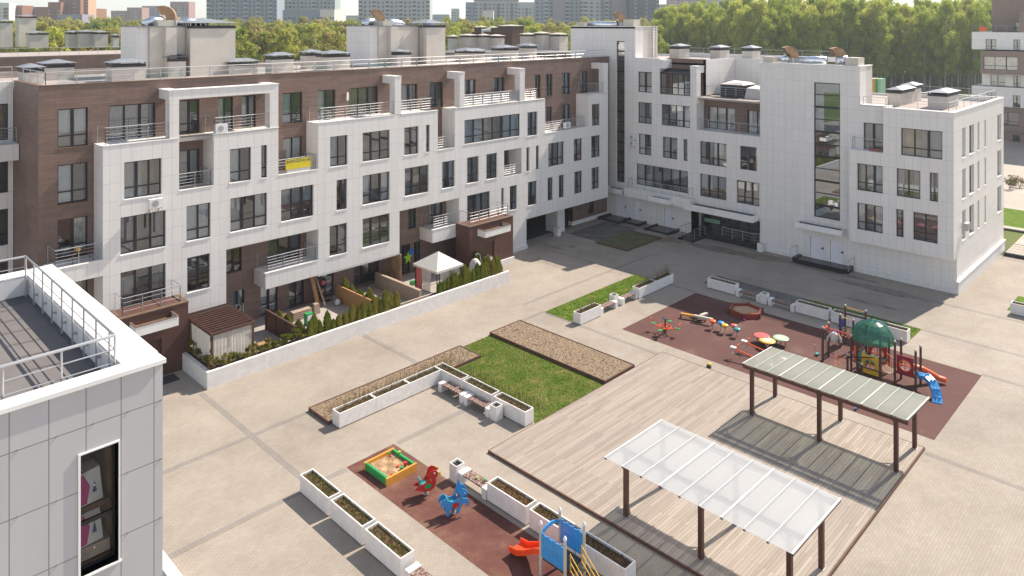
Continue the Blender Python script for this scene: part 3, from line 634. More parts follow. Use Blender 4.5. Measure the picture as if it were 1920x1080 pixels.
# stair glazing bands
def stairglass(a, b, z0, z1, n):
    f = MB(); e = .06
    for u0, u1, c_, d_ in ((a, a + .09, z0, z1), (b - .09, b, z0, z1), (a + .09, b - .09, z0, z0 + .09), (a + .09, b - .09, z1 - .09, z1)): FX.box(f, u0, u1, .12, .12 + e, c_, d_)
    for i in range(1, n):
        z = z0 + (z1 - z0) * i / n; FX.box(f, a + .09, b - .09, .118, .12 + e, z - (.09 if i % 2 else .04), z + (.09 if i % 2 else .04))
    o = f.build('stair_window', 'frame_dark', wmain)
    MB().quad(FX.P(a, .15, z0), FX.P(b, .15, z0), FX.P(b, .15, z1), FX.P(a, .15, z1)).build('pane', 'stair_glass', o)
    r = MB(); q = [(a, z0), (b, z0), (b, z1), (a, z1)]
    for i in range(4):
        p, s_ = q[i], q[(i + 1) % 4]; r.quad(FX.P(p[0], .2, p[1]), FX.P(s_[0], .2, s_[1]), FX.P(s_[0], 2.4, s_[1]), FX.P(p[0], 2.4, p[1]))
    r.quad(*[FX.P(u, 2.4, z) for u, z in q]); r.build('stairwell', ROOMS[1], o)
    t = MB()
    k = 0; z = z0 + .4
    while z < z1 - 1.2:
        FX.box(t, a, b, .9, 2.3, z, z + .16)
        if k % 2 == 0:
            for s2 in range(5): FX.box(t, a + (b - a) * s2 / 5, a + (b - a) * (s2 + 1) / 5, .5, .9, z + .3 * s2, z + .3 * s2 + .12)
        z += 1.64; k += 1
    t.build('landing', 'paint_cream', o)
stairglass(*stair[0], 11); stairglass(*stair[1], 14)
dc = tag(MB().lathe([(.34, 0), (.36, .04), (.1, .05)], 0, 0, 20).build('wall_clock', 'paint_bright_white'), 'round white dial in the top pane of the narrow stair window', 'clock'); dc.rotation_euler = (0, R(-90), 0); dc.location = (65.6, 47.75, 18.2)
for a, b, z0, z1 in doors:
    o = MB().box(65.34, 65.4, a + .02, b - .02, z0, z1 - .02).build('door', 'door_white', wmain)
    MB().box(65.27, 65.335, a + .12, a + .3, z0 + .95, z0 + 1.0).box(65.27, 65.335, a + .1, a + .15, z0 + .9, z0 + 1.08).build('handle', 'black', o)
# top terrace: glazed dark balcony, brown set-back walls
m = MB(); wall(m, Fr('X', 66.7), [(38.44, 42.81, 13.77, 17.42)], [(39.6, 41.9, 13.85, 16.0)], .2); wall(m, Fr('X', 66.7), [(31.86, 38.44, 10.45, 13.78)], [(35.18, 38.14, 10.5, 12.74), (32.0, 33.89, 10.45, 12.71)], .2); bw = m.build('brown_wall', 'brown_cladding', Wg)
window(bw, Fr('X', 66.7), 39.6, 41.9, 13.85, 16.0); window(bw, Fr('X', 66.7), 35.18, 38.14, 10.5, 12.74, curt=.2, door=True); window(bw, Fr('X', 66.7), 32.0, 33.89, 10.45, 12.71, curt=.2, door=True)
gz = MB(); a, b, z0, z1 = glz
for i in range(6):
    u = a + (b - a - .07) * i / 5; FX.box(gz, u, u + .07, .05, .12, z0 + .08, z1 - .08)
FX.box(gz, a, b, .05, .12, z0, z0 + .08); FX.box(gz, a, b, .05, .12, z1 - .08, z1); FX.box(gz, a, b, .053, .117, z0 + .7, z0 + .77)
gzo = gz.build('glazed_balcony', 'frame_dark', Wg)
MB().quad(FX.P(a, .09, z0), FX.P(b, .09, z0), FX.P(b, .09, z1), FX.P(a, .09, z1)).build('pane', 'window_glass', gzo)
MB().hexa([(65.2, 39.24, 15.96), (66.68, 39.24, 16.3), (66.68, 42.8, 16.3), (65.2, 42.8, 15.96), (65.15, 39.24, 16.0), (66.68, 39.24, 16.36), (66.68, 42.8, 16.36), (65.15, 42.8, 16.0)]).build('balcony_roof', 'cap_dark', gzo)
MB().box(65.2, 66.0, 38.52, 39.23, 13.775, 16.75).box(66.0, 66.69, 38.52, 39.23, 16.1, 16.75).box(65.2, 66.68, 42.3, 42.805, 16.4, 17.3).split('corner_bracket', 'white_cladding', Wg)
MB().box(65.15, 66.7, 38.48, 39.27, 16.755, 16.81).build('bracket_cap', 'white_paint', Wg)
m = MB(); wall(m, Fr('Y', 38.44), [(66.7, 72.88, 13.8, 17.4)], [], .2); wall(m, Fr('X', 72.9), [(31.86, 38.44, 13.8, 17.4)], [(33.5, 34.2, 14.0, 16.2)], .2); wall(m, Fr('X', 68.13), [(22.97, 31.85, 13.6, 17.2)], [], .1); m.build('terrace_wall', 'white_cladding', Wg)
MB().box(65.27, 72.9, 31.86, 38.44, 13.55, 13.72).box(65.27, 66.69, 31.87, 38.5, 10.3, 10.42).box(65.46, 66.69, 39.26, 42.8, 13.6, 13.74).split('terrace_floor', 'terrace_floor', Wg)
MB().box(66.7, 80, 38.65, 42.8, 16.8, 17.0).box(66.7, 80, 42.8, 55, 16.8, 17.0).box(73.1, 80, 31.9, 38.6, 16.8, 17.0).box(68.25, 80.5, 22.95, 31.85, 13.5, 13.7).box(65.46, 81, 16.0, 22.9, 13.5, 13.7).split('roof', 'roof_paving', Wg)
MB().box(66.9, 81, 55, 55.2, 0, 17.2).box(80, 80.3, 31.9, 55, 0, 17.2).box(80.3, 80.5, 22.9, 31.9, 0, 13.9).box(73, 80, 31.75, 31.88, 13.7, 17.1).box(80.8, 81.1, 15.96, 22.9, 0, 14).split('rear_wall', 'white_cladding', Wg)
railing(Wg, [(65.4, 31.9), (65.4, 38.4)], 10.55, name='balcony_railing', bars=4)
railing(Wg, [(66.85, 31.9), (66.85, 38.4)], 13.85, h=.9, name='terrace_railing', bars=3)
railing(Wg, [(66.9, 38.9), (66.9, 42.7)], 17.42, h=.7, name='roof_railing', bars=2); railing(Wg, [(79.5, 30), (79.5, 50)], 17.0, h=1.1, step=2, name='roof_railing', bars=2)
MB().box(79.2, 79.4, 30, 50, 17.0, 17.5).split('roof_kerb', 'white_paint', Wg)
# first-floor balcony over the left doors
m = MB(); wall(m, Fr('X', 64.2), [(38.6, 46.6, 2.74, 3.69)], [], .2, 1.0); m.box(64.45, 65.19, 38.62, 46.58, 3.4, 3.5); bal = m.build('balcony', 'white_cladding', Wg)
railing(Wg, [(65.1, 46.2), (64.4, 46.2), (64.4, 38.9), (65.1, 38.9)], 3.7, h=.95, name='balcony_railing', bars=3)
def tray(root, F, u0, u1, z0, z1, out):
    m = MB(); F.box(m, u0, u1, -out, -out + .1, z0, z1); F.box(m, u0, u0 + .1, -out + .1, -.003, z0, z1); F.box(m, u1 - .1, u1, -out + .1, -.003, z0, z1); F.box(m, u0 + .1, u1 - .1, -out + .1, -.003, z0 + .02, z0 + .1)
    o = m.build('canopy', 'white_paint', root); t = MB(); F.box(t, u0 + .1, u1 - .1, -out + .1, -.004, z0 + .1, z1 - .12); t.build('canopy_tray', 'cap_dark', o); return o
tray(Wg, FX, 47.0, 49.2, 2.78, 3.3, .9); tray(Wg, Fr('X', 64.2), 40.6, 43.0, 2.95, 3.45, .8); tray(Wg, FX, 24.1, 28.1, 3.0, 3.45, 1.0)
cn = tray(Wg, FX, 32.0, 39.3, 2.65, 3.25, 1.15)
# recessed entrance hall
m = MB(); m.quad((65.2, 39.12, 0), (67.3, 39.12, 0), (67.3, 39.12, 2.8), (65.2, 39.12, 2.8)); m.quad((65.2, 31.87, 0), (67.3, 31.87, 0), (67.3, 31.87, 2.8), (65.2, 31.87, 2.8)); m.box(65.2, 67.3, 31.87, 39.12, 2.62, 2.7); m.build('porch_wall', 'white_cladding', Wg)
m = MB()
for i in range(8):
    y = 31.9 + 7.1 * i / 7; m.box(67.15, 67.25, y, y + .1, .55, 2.6)
m.box(67.16, 67.24, 32, 39, .95, 1.03).box(67.16, 67.24, 32, 39, 2.5, 2.6)
eg = m.build('entrance_glazing', 'frame_dark', Wg)
MB().quad((67.2, 31.9, .5), (67.2, 39.1, .5), (67.2, 39.1, 2.6), (67.2, 31.9, 2.6)).build('pane', 'window_glass', eg)
MB().box(67.3, 69, 31.9, 39.1, .4, .5).box(69, 69.1, 31.9, 39.1, .5, 2.6).build('lobby', 'room_2', eg)
MB().box(67.05, 67.12, 37.0, 38.7, 1.0, 1.35).build('notice_board', 'paint_mint', eg)
MB().box(65.21, 67.15, 31.9, 39.1, 0, .5).box(64.9, 65.2, 31.9, 37.3, 0, .48).build('entrance_steps', 'dark_stone', Wg)
railing(Wg, [(65.3, 31.95), (64.95, 32.4), (64.95, 35.6)], .5, h=.9, bars=2, name='stair_handrail'); railing(Wg, [(64.9, 37.4), (62.9, 37.4)], .3, h=.9, bars=2, name='stair_handrail'); railing(Wg, [(65.0, 39.0), (62.9, 39.0)], .3, h=.9, bars=2, name='stair_handrail')
m = MB()
for y0_, y1_ in ((37.4, 37.65), (38.85, 39.1)): m.prism([(62.7, y0_), (65.19, y0_), (65.19, y1_), (62.7, y1_)], 0, .22)
m.hexa([(62.8, 37.66, 0), (65.19, 37.66, 0), (65.19, 38.84, 0), (62.8, 38.84, 0), (62.8, 37.66, .02), (65.19, 37.66, .45), (65.19, 38.84, .45), (62.8, 38.84, .02)])
for y0_, y1_, x0 in ((46.6, 49.0, 63.2), (44.6, 46.4, 63.9), (40.6, 43.0, 63.2)):
    m.box(x0, 65.19, y0_, y1_, 0, .18); m.box(x0 - .2, 65.19, y0_ - .2, y0_ - .002, 0, .3); m.box(x0 - .2, 65.19, y1_ + .002, y1_ + .2, 0, .3)
m.split('door_step', 'dark_stone', Wg)
m = MB(); m.box(63.95, 65.19, 23.75, 27.9, 0, .32).box(63.65, 63.945, 23.75, 27.9, 0, .16).box(63.9, 65.19, 23.45, 23.745, 0, .42).box(63.9, 65.19, 27.905, 28.2, 0, .42); m.build('entrance_steps', 'dark_stone', Wg)
railing(Wg, [(65.1, 28.3), (63.7, 28.3)], .3, h=.9, bars=0, name='stair_handrail'); railing(Wg, [(65.1, 23.35), (63.7, 23.35)], .3, h=.9, bars=0, name='stair_handrail')
MB().box(65.06, 65.197, 27.3, 31.8, 0, .3).box(65.06, 65.197, 15.6, 23.4, 0, .42).box(65.2, 81, 15.55, 15.697, 0, .95).box(65.06, 65.2, 15.55, 15.6, 0, .95).split('plinth', 'white_concrete', Wg)
MB().box(65.0, 81.05, 15.5, 15.698, .955, 1.0).split('plinth_cap', 'white_paint', Wg)
# ---- projecting front block and end facade
fh = [(20.83, 22.85, 7.1, 9.36), (18.04, 19.78, 7.1, 9.36), (16.77, 17.37, 7.1, 9.36), (20.83, 22.85, 3.83, 6.06), (19.26, 19.82, 3.83, 6.06), (16.81, 18.56, 3.83, 6.06), (16.48, 19.46, 10.44, 12.65)]
mb = MB(); wall(mb, FQ, [(15.7, 23.49, 2.82, 10.4), (15.7, 20.79, 10.4, 14.13)], fh, .26, .899)
eh = []
for z in (3.8, 7.09, 10.36):
    for a, b in ((66.75, 67.75), (68.9, 70.4), (71.55, 72.15), (73.9, 74.45), (78.7, 80.2)): eh.append((a, b, z, z + 2.36))
FY = Fr('Y', 15.7); wall(mb, FY, [(65.2, 81.1, 0, 14.13)], eh, .26, .27)
fblk = mb.build('front_block', 'white_cladding', Wg)
for q in fh: window(fblk, FQ, *q, d=.15, depth=1.0, cols=3 if q[1] - q[0] > 2.5 else None)
for q in eh: window(fblk, FY, *q, d=.24, depth=1.0, cols=1 if q[1] - q[0] < 1.1 else 2, trans=.3)
MB().box(64.32, 65.19, 15.72, 23.47, 2.75, 2.815).split('soffit', 'white_paint', Wg)
MB().box(64.25, 81.1, 15.65, 16.0, 14.135, 14.19).box(64.25, 64.6, 16.0, 20.8, 14.135, 14.19).box(64.27, 65.19, 20.8, 23.5, 10.405, 10.45).box(80.8, 81.15, 16, 23, 14.135, 14.19).box(65.2, 65.46, 20.8, 22.9, 14.12, 14.15).build('coping', 'white_paint', Wg)
window(fblk, Fr('X', 65.2), 21.08, 22.65, 10.45, 12.7, d=.17, door=True, ledge=False)
railing(Wg, [(65.1, 23.3), (64.5, 23.3), (64.5, 20.85)], 10.45, name='balcony_railing')
railing(Wg, [(64.8, 22.8), (65.6, 22.8), (65.6, 21), (64.9, 20.6), (64.9, 16.2), (80.6, 16.2), (80.6, 22.8)], 14.1, h=.75, step=2.2, bars=2, name='roof_railing')
tag(MB().box(64.55, 64.75, 21.0, 22.0, 10.5, 10.68).build('window_box', 'paint_brick_red'), 'red flower trough on the small balcony of the white front block', 'flower box')
# roof vents of the wing
chimney(Wg, 72.0, 74.1, 44.7, 46.0, 17, 18.35); chimney(Wg, 75.2, 77.4, 41.5, 42.7, 17, 18.2); chimney(Wg, 73.2, 75.0, 36.6, 37.8, 13.8, 18.3)
chimney(Wg, 71.0, 74.9, 21.5, 22.6, 13.7, 14.95); chimney(Wg, 75.3, 77.3, 21.6, 22.7, 13.7, 15.1); chimney(Wg, 71.3, 74.9, 17.9, 19.4, 13.7, 14.9)
m = MB(); m.tube([(66.3, 53.0, 20.95), (66.4, 51.5, 21.0), (66.2, 50.2, 20.95), (66.3, 49.0, 21)], [.3, .34, .3, .34], 12)
m.tube([(66.4, 30.6, 17.7), (66.5, 29.6, 17.85)], [.25, .4], 12); m.tube([(66.3, 28.7, 17.7), (66.4, 27.5, 17.75), (66.3, 26.2, 17.8)], [.3, .36, .33], 12); m.tube([(66.4, 25.2, 17.8), (66.5, 24.4, 17.85)], [.4, .42], 12)
m.build('foil_duct', 'foil', Wg, smooth=True)
for y_, z_ in ((48.6, 20.8), (29.3, 17.45), (25.0, 17.45)):
    g_ = goose(Wg, 66.6, y_, z_, .85, -.75)
MB().box(66.0, 67.2, 46.6, 48.0, 20.75, 21.5).box(65.6, 66.4, 53.0, 54.2, 20.75, 21.2).box(65.6, 67.0, 23.2, 24.3, 17.4, 18.1).box(65.5, 66.4, 30.7, 31.7, 17.4, 17.95).split('vent_box', 'paint_cream', Wg)
l = MB()
for xx in (68.4, 68.9): l.tube([(xx, 45.8, 17), (xx, 45.8, 20.9)], .03, 5)
for i in range(12): l.tube([(68.4, 45.8, 17.2 + i * .3), (68.9, 45.8, 17.2 + i * .3)], .015, 4)
l.build('roof_ladder', 'steel_dull', Wg)
split_unit('upper of the two white air conditioner boxes on the wing beside the stair window', FX, 45.75, 8.7)
split_unit('lower of the two white air conditioner boxes on the wing beside the stair window', FX, 45.75, 8.05)
split_unit('silver air conditioner box on the sunlit end wall of the white wing', FY, 66.6, 4.7, mat='steel_dull')
cv = thing('covered_furniture', 'garden furniture under grey and white covers on the wing roof terrace', 'furniture', (67.2, 34, 13.72), world=True)
MB().box(67.2, 69.6, 34.6, 37.0, 13.72, 15.0).build('dark_cover', 'cap_dark', cv)
m = MB(); m.hexa([(67.1, 34.5, 15.0), (69.7, 34.5, 15.0), (69.7, 37.1, 15.0), (67.1, 37.1, 15.0), (67.5, 34.9, 15.25), (69.3, 34.9, 15.2), (69.3, 36.6, 15.3), (67.6, 36.5, 15.2)]); m.build('white_cover', 'tent_cloth', cv)
MB().hexa([(67.2, 32.4, 13.72), (69.4, 32.3, 13.72), (69.5, 34.4, 13.72), (67.1, 34.4, 13.72), (67.6, 32.8, 14.6), (69.0, 32.9, 14.9), (69.1, 34.2, 14.95), (67.4, 34.3, 14.75)]).build('grey_cover', 'curtain_cloth', cv)
#@@PART3

# ================================================================== NEAR BLOCK (bottom left)
NB = thing('near_building', 'white panelled block with a railed flat roof and one tall window in the foreground', 'building', (5.75, 15.72, 0), world=True)
NY = Fr('Y', 15.72); nw = (4.24, 4.91, 10.46, 12.79)
mb = MB(); wall(mb, NY, [(-6, 5.75, 0, 14.06)], [nw], .3, .4)
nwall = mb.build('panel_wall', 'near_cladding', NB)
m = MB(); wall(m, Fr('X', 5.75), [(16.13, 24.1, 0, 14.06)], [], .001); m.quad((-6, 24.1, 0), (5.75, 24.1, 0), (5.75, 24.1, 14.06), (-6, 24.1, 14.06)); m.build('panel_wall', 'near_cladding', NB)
m = MB(); m.hexa([(-6, 15.66, 14.065), (5.8, 15.66, 14.065), (5.8, 16.12, 14.065), (-6, 16.12, 14.065), (-6, 15.66, 14.15), (5.8, 15.66, 14.15), (5.8, 16.12, 14.13), (-6, 16.12, 14.13)])
m.hexa([(5.09, 16.123, 14.065), (5.8, 16.123, 14.065), (5.8, 24.15, 14.065), (5.09, 24.15, 14.065), (5.09, 16.123, 14.13), (5.8, 16.123, 14.15), (5.8, 24.15, 14.15), (5.09, 24.15, 14.13)])
m.box(-6, 5.087, 23.62, 24.15, 14.065, 14.14)
m.split('parapet_cap', 'white_paint', NB)
MB().box(5.09, 5.12, 16.13, 23.6, 13.6, 14.06).box(-6, 5.08, 23.62, 23.65, 13.6, 14.06).split('parapet_lining', 'white_paint', NB)
MB().box(-6, 5.085, 16.13, 23.61, 13.3, 13.6).build('roof', 'roof_membrane', NB)
m = MB()
for x in (-4, -2, 0, 1.0, 2.0, 3.0, 4.0): m.box(x, x + .96, 16.2, 22.9, 13.602, 13.612)
for k in range(5): m.v = m.v
m.split('roof_sheet', 'roof_sheet', NB)
m = MB()
for i in range(9): 
    y = 16.55 + i * .86; m.tube([(5.0, y, 13.62), (5.0, y, 14.68)], .022, 8); m.box(4.98, 5.085, y - .03, y + .03, 13.85, 13.9)
for i in range(7):
    x = 5.0 - i * .95; m.tube([(x, 16.22, 13.62), (x, 16.22, 14.68)], .022, 8); m.tube([(x, 23.45, 13.62), (x, 23.45, 14.68)], .022, 8)
m.tube([(-6, 16.22, 14.7), (5.0, 16.22, 14.7), (5.02, 16.24, 14.7)], .03, 10); m.tube([(5.0, 16.22, 14.7), (5.0, 23.45, 14.7), (-6, 23.45, 14.7)], .03, 10)
for z in (14.15, 14.42): m.tube([(-6, 16.22, z), (5.0, 16.22, z)], .013, 6); m.tube([(5.0, 16.22, z), (5.0, 23.45, z), (-6, 23.45, z)], .013, 6)
m.build('roof_railing', 'steel', NB)
wn = window(nwall, NY, *nw, d=.2, cols=1, trans=.38, curt=.9, depth=1.6, room='near_room', fw=.035, ledge=False, gl='clear_glass')
m = MB(); NY.box(m, nw[0] - .05, nw[1] + .05, -.05, .2, nw[2] - .03, nw[2]); NY.box(m, nw[0] - .04, nw[0], -.03, .2, nw[2], nw[3]); NY.box(m, nw[1], nw[1] + .02, -.03, .2, nw[2], nw[3]); NY.box(m, nw[0] - .04, nw[1] + .02, -.03, .2, nw[3], nw[3] + .03)
m.build('window_surround', 'white_paint', nwall)
m = MB()
for z in (13.32, 12.12, 10.92, 9.72):
    for i in range(14): 
        x = 5.72 - i * .62; m.box(x - .012, x + .012, 15.705, 15.7195, z - .012, z + .012)
m.build('panel_clip', 'steel', nwall)
def pack(z, label, n):
    t = thing('carton', label, 'carton', (4.55, 16.35, z), 0, 'cartons inside the near window')
    MB().hexa([(-.2, -.22, 0), (.22, -.18, 0), (.2, .2, 0), (-.2, .2, 0), (-.26, -.2, .62), (.16, -.16, .66), (.14, .2, .66), (-.26, .2, .62)]).build('box', 'curtain_cloth', t)
    MB().add([(-.21, -.232, .03), (-.08, -.222, .03), (-.02, -.2, .35), (-.14, -.2, .60), (-.262, -.212, .6)], [(0, 1, 2, 3, 4)]).build('stripe', 'paint_magenta', t)
    MB().add([(.02, -.215, .2), (.10, -.205, .2), (.06, -.195, .42)], [(0, 1, 2)]).build('mark', 'paint_navy', t)
pack(11.55, 'upper white carton with a magenta stripe behind the near window', 0); pack(10.75, 'lower white carton with a magenta stripe behind the near window', 1)
ORG.pop('carton', None)
tag(MB().box(4.28, 4.88, 16.1, 16.7, 10.5, 10.74).build('shelf_board', 'pale_board'), 'pale shelf board inside the near window', 'shelf')
tag(MB().box(4.28, 4.88, 16.1, 16.7, 11.43, 11.54).build('shelf_board', 'timber_brown'), 'brown shelf board under the upper carton inside the near window', 'shelf')

# ================================================================== GROUND
ter = MB(); ter.box(-98, 2598, -298, 2598, -1, -.06); struct('ground', ter, 'terrain')
for q_ in ((-95, 78.9, -220, -30.01), (-95, -40.01, -30, 63)): o_ = MB().box(q_[0], q_[1], q_[2], q_[3], -.05, 0); struct('reflection_paving', o_, 'pavement_far')  # unseen paving, added so the windows reflect beige instead of green
MB_ = MB(); MB_.prism([(-40, -30), (78.9, -30), (78.9, 15.65), (81.5, 15.65), (81.5, 49.6), (66.4, 63), (-40, 63)], -.05, 0); struct('courtyard_paving', MB_, 'pavers')
def flat(name, x0, x1, y0_, y1_, z, mat, kind='structure', t=.03): 
    o = MB().box(x0, x1, y0_, y1_, z - t, z).build(name, mat); o['kind'] = kind; return o
b = MB()
for x, ya, yb in ((17.5, 29.6, 42.1), (28.45, 36.1, 42.15), (39.95, 4, 11.0), (51.3, 2, 11.0), (51.3, 30.5, 45.6), (55.9, 2, 23), (62.2, 2, 23), (39.95, 26.4, 35.9), (28.3, 2, 11)): b.box(x - .16, x + .16, ya, yb, -.03, .004)
for y, xa, xb in ((35.9, 5, 20.7), (30.05, 5, 19.3), (30.05, 22.3, 27.1), (38.2, 40, 56.2), (5.5, 18, 66), (36.2, 37.6, 40.0)): b.box(xa, xb, y - .16, y + .16, -.03, .0035)
for i, (vs, fs) in enumerate(b.g): q = MB(); q.add(vs, fs); struct('paving_band', q, 'paver_band')
flat('rubber_surface', 41.5, 51.15, 11.0, 30.3, .006, 'rubber'); flat('rubber_surface', 19.4, 22.15, 6, 30.15, .006, 'rubber_red')
flat('lawn', 28.55, 34.45, 26.3, 36.0, .02, 'lawn', 'stuff'); flat('lawn', 40.05, 51.3, 33.4, 36.1, .03, 'lawn_bright', 'stuff')
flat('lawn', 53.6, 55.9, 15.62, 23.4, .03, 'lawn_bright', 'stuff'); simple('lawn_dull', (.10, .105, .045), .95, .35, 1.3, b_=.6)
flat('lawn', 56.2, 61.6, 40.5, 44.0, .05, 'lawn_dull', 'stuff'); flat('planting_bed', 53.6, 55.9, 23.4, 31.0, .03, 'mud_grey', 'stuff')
flat('muddy_ground', 56.6, 63.0, 44.0, 48.0, .01, 'mud_grey', 'stuff')
for nm, pts in (('e', [(56.0, 40.3, 56.2, 44.0), (56.2, 40.3, 61.6, 40.5), (61.6, 40.3, 61.75, 44.0)]),):
    m = MB()
    for x0, y0_, x1, y1_ in pts: m.box(x0, x1, y0_, y1_, 0, .12)
    tag(m.build('bed_edging', 'edging'), 'low red-brown edging round the shaded grass patch by the white doors', 'edging')
def blob(cx, cy, rx, ry, seed, mat, z=.003, rot=0):
    rnd = random.Random(seed); n = 26; pts = []
    for k in range(n):
        t = 2 * pi * k / n; r_ = 1 + .28 * sin(2 * t + seed) + .16 * sin(5 * t + seed * 2) + rnd.uniform(-.08, .08)
        x, y = rx * r_ * cos(t), ry * r_ * sin(t); pts.append((cx + x * cos(rot) - y * sin(rot), cy + x * sin(rot) + y * cos(rot)))
    m = MB(); m.prism(pts, -.02, z); o = m.build('damp_stain', mat); o['kind'] = 'structure'
blob(62.6, 33.5, .8, 4.6, 3, 'wet_stain', .0022); blob(63.6, 27.0, .7, 4.2, 5, 'wet_stain', .0025); blob(62.0, 39.5, 1.0, 1.6, 9, 'wet_stain', .002); blob(52.2, 46.0, .35, 1.0, 4, 'wet_stain'); blob(53.6, 44.9, .3, .5, 14, 'wet_stain'); blob(62.0, 20.5, .5, 4.0, 8, 'wet_stain', .0028)
blob(64.0, 46, .8, 2.0, 12, 'wet_stain'); blob(58.4, 20, .25, 2.4, 15, 'wet_stain')
# ground beyond the wing
flat('road', 79.3, 88.9, -60, 15.4, -.01, 'pavement_far'); flat('pavement', 89.6, 90.6, -60, 60, .06, 'pavement_far', t=.1); flat('parking_lot', 99.6, 158, -60, 60, -.02, 'pavement_far')
tag(MB().box(79.0, 79.3, -30, 15.3, -.05, .3).build('kerb_wall', 'cap_dark'), 'low dark retaining kerb at the end of the sunlit yard by the end wall', 'wall')
kr = thing('fence', 'thin grey railing above the dark kerb beyond the end wall', 'fence', (79.15, 15, .3), world=True); railing(kr, [(79.15, -20), (79.15, 15.2)], .3, h=.9, step=2, bars=3, mat='steel_dull')
tag(MB().box(89.1, 89.4, -60, 60, -.05, .12).build('kerb', 'asphalt'), 'dark kerb along the far edge of the road beyond the wing', 'kerb')
flat('grass_verge', 90.65, 99.6, -60, 60, .0, 'lawn_bright', 'stuff')

# ------------------------------------------------------------------ beds by the lawn
def bed(label, x0, x1, y0_, y1_, z=.2, skip=()):
    t = thing('raised_bed', label, 'planting bed', (x0, y0_, 0), world=True)
    MB().box(x0 + .06, x1 - .06, y0_ + .06, y1_ - .06, 0, z - .03).build('mulch', 'mulch', t)
    MB().box(x0, x1, y0_, y0_ + .06, 0, z).box(x0, x1, y1_ - .06, y1_, 0, z).box(x0, x0 + .06, y0_ + .06, y1_ - .06, 0, z).box(x1 - .06, x1, y0_ + .06, y1_ - .06, 0, z).split('edging_board', 'edging', t)
    m = MB()
    for i in range(2500):
        x, y = random.uniform(x0 + .1, x1 - .1), random.uniform(y0_ + .1, y1_ - .1); a_ = random.uniform(0, pi); l_ = random.uniform(.02, .06); q = random.uniform(.005, .05)
        m.add([(x - l_ * cos(a_), y - l_ * sin(a_), z - .03), (x + l_ * cos(a_), y + l_ * sin(a_), z - .03), (x + .02, y + .03, z - .03 + q)], [(0, 1, 2)])
    m.build('chips', 'mulch', t, kind='stuff')
    return t
bd1 = bed('narrow bed of dry brown mulch running behind the row of white planters', 20.78, 31.7, 33.98, 36.0)
bd2 = bed('broad rectangular bed of brown bark mulch beside the grass', 34.45, 37.4, 26.35, 36.1)
def blades(name, areas, n, h, mat, parent=None, z=0, spread=.5, w_=.012, **k):
    m = MB()
    tot = sum((a[1] - a[0]) * (a[3] - a[2]) for a in areas)
    for x0, x1, y0_, y1_ in areas:
        for i in range(int(n * (x1 - x0) * (y1_ - y0_) / tot)):
            x, y = random.uniform(x0, x1), random.uniform(y0_, y1_); a_ = random.uniform(0, 2 * pi); hh = h * random.uniform(.4, 1); l_ = hh * spread * random.random()
            dx, dy = w_ * cos(a_), w_ * sin(a_)
            m.add([(x - dx, y - dy, z), (x + dx, y + dy, z), (x + l_ * sin(a_), y - l_ * cos(a_), z + hh)], [(0, 1, 2)])
    m.g = []
    return m.build(name, mat, parent, **k)
blades('grass', [(28.6, 34.4, 26.35, 33.9), (31.75, 34.4, 33.9, 36.0)], 16000, .07, 'grass_blade', z=.02, w_=.016, kind='stuff')
blades('grass', [(40.1, 51.25, 33.45, 36.05), (53.65, 55.85, 15.65, 23.4)], 9000, .08, 'grass_blade', z=.03, w_=.02, kind='stuff')
blades('tall_stems', [(21.2, 30.5, 34.1, 35.2)], 500, .75, 'twig', bd1, z=.15, spread=.35, w_=.009, kind='stuff')
blades('tall_stems', [(28.9, 30.1, 27.0, 33.6)], 420, .8, 'twig', z=.02, spread=.4, w_=.009, kind='stuff')

# ------------------------------------------------------------------ planters, benches, bins
PL, PW, PH = 2.36, .66, .80
def planter(label, tall, seed):
    rnd = random.Random(seed); t = thing('planter', label, 'planter', group='long white planters round the yard')
    m = MB(); k = .05
    m.prism([(0, 0), (PL, 0), (PL, PW), (0, PW)], .05, .1)
    for a, b, c_, d_ in ((0, PL, 0, k), (0, PL, PW - k, PW), (0, k, k, PW - k), (PL - k, PL, k, PW - k)): m.box(a, b, c_, d_, .1, PH)
    m.build('trough', 'white_concrete', t)
    MB().box(.12, PL - .12, .08, PW - .08, 0, .05).build('base', 'cap_dark', t)
    MB().box(k, PL - k, k, PW - k, .55, PH - .1).build('soil', 'soil', t)
    p = MB(); n = 560 if not tall else int(420 * (1.6 if tall > 1 else 1))
    for i in range(n):
        x, y = rnd.uniform(.08, PL - .08), rnd.uniform(.08, PW - .08); a_ = rnd.uniform(0, 6.28)
        h = rnd.uniform(.03, .14) if (not tall or i % 3) else rnd.uniform(.2, .62) * (tall if tall > 1 else 1)
        w2 = .022 if h < .2 else .007; l_ = rnd.uniform(.0, .5) * h + .01
        p.add([(x - w2 * cos(a_), y - w2 * sin(a_), PH - .11), (x + w2 * cos(a_), y + w2 * sin(a_), PH - .11), (x + l_ * sin(a_), y - l_ * cos(a_), PH - .1 + h)], [(0, 1, 2)])
    p.build('plants', 'leaf_planter' if not tall else 'twig', t, kind='stuff')
    return t
def put(o, x, y, rz): o.location = (x, y, 0); o.rotation_euler[2] = rz; return o
def bench(label, L=2.05):
    t = thing('bench', label, 'bench', group='slatted benches on white blocks')
    for x in (0, L - .28): MB().box(x, x + .28, 0, .58, 0, .47).build('end_block', 'white_concrete', t)
    m = MB()
    for i in range(16):
        x = .285 + (L - .57) * i / 16; m.box(x, x + (L - .57) / 16 - .012, .03, .55, .40, .45)
    m.box(.285, L - .285, .08, .14, .34, .398).box(.285, L - .285, .44, .5, .34, .398)
    m.build('seat', 'bench_wood', t)
    return t
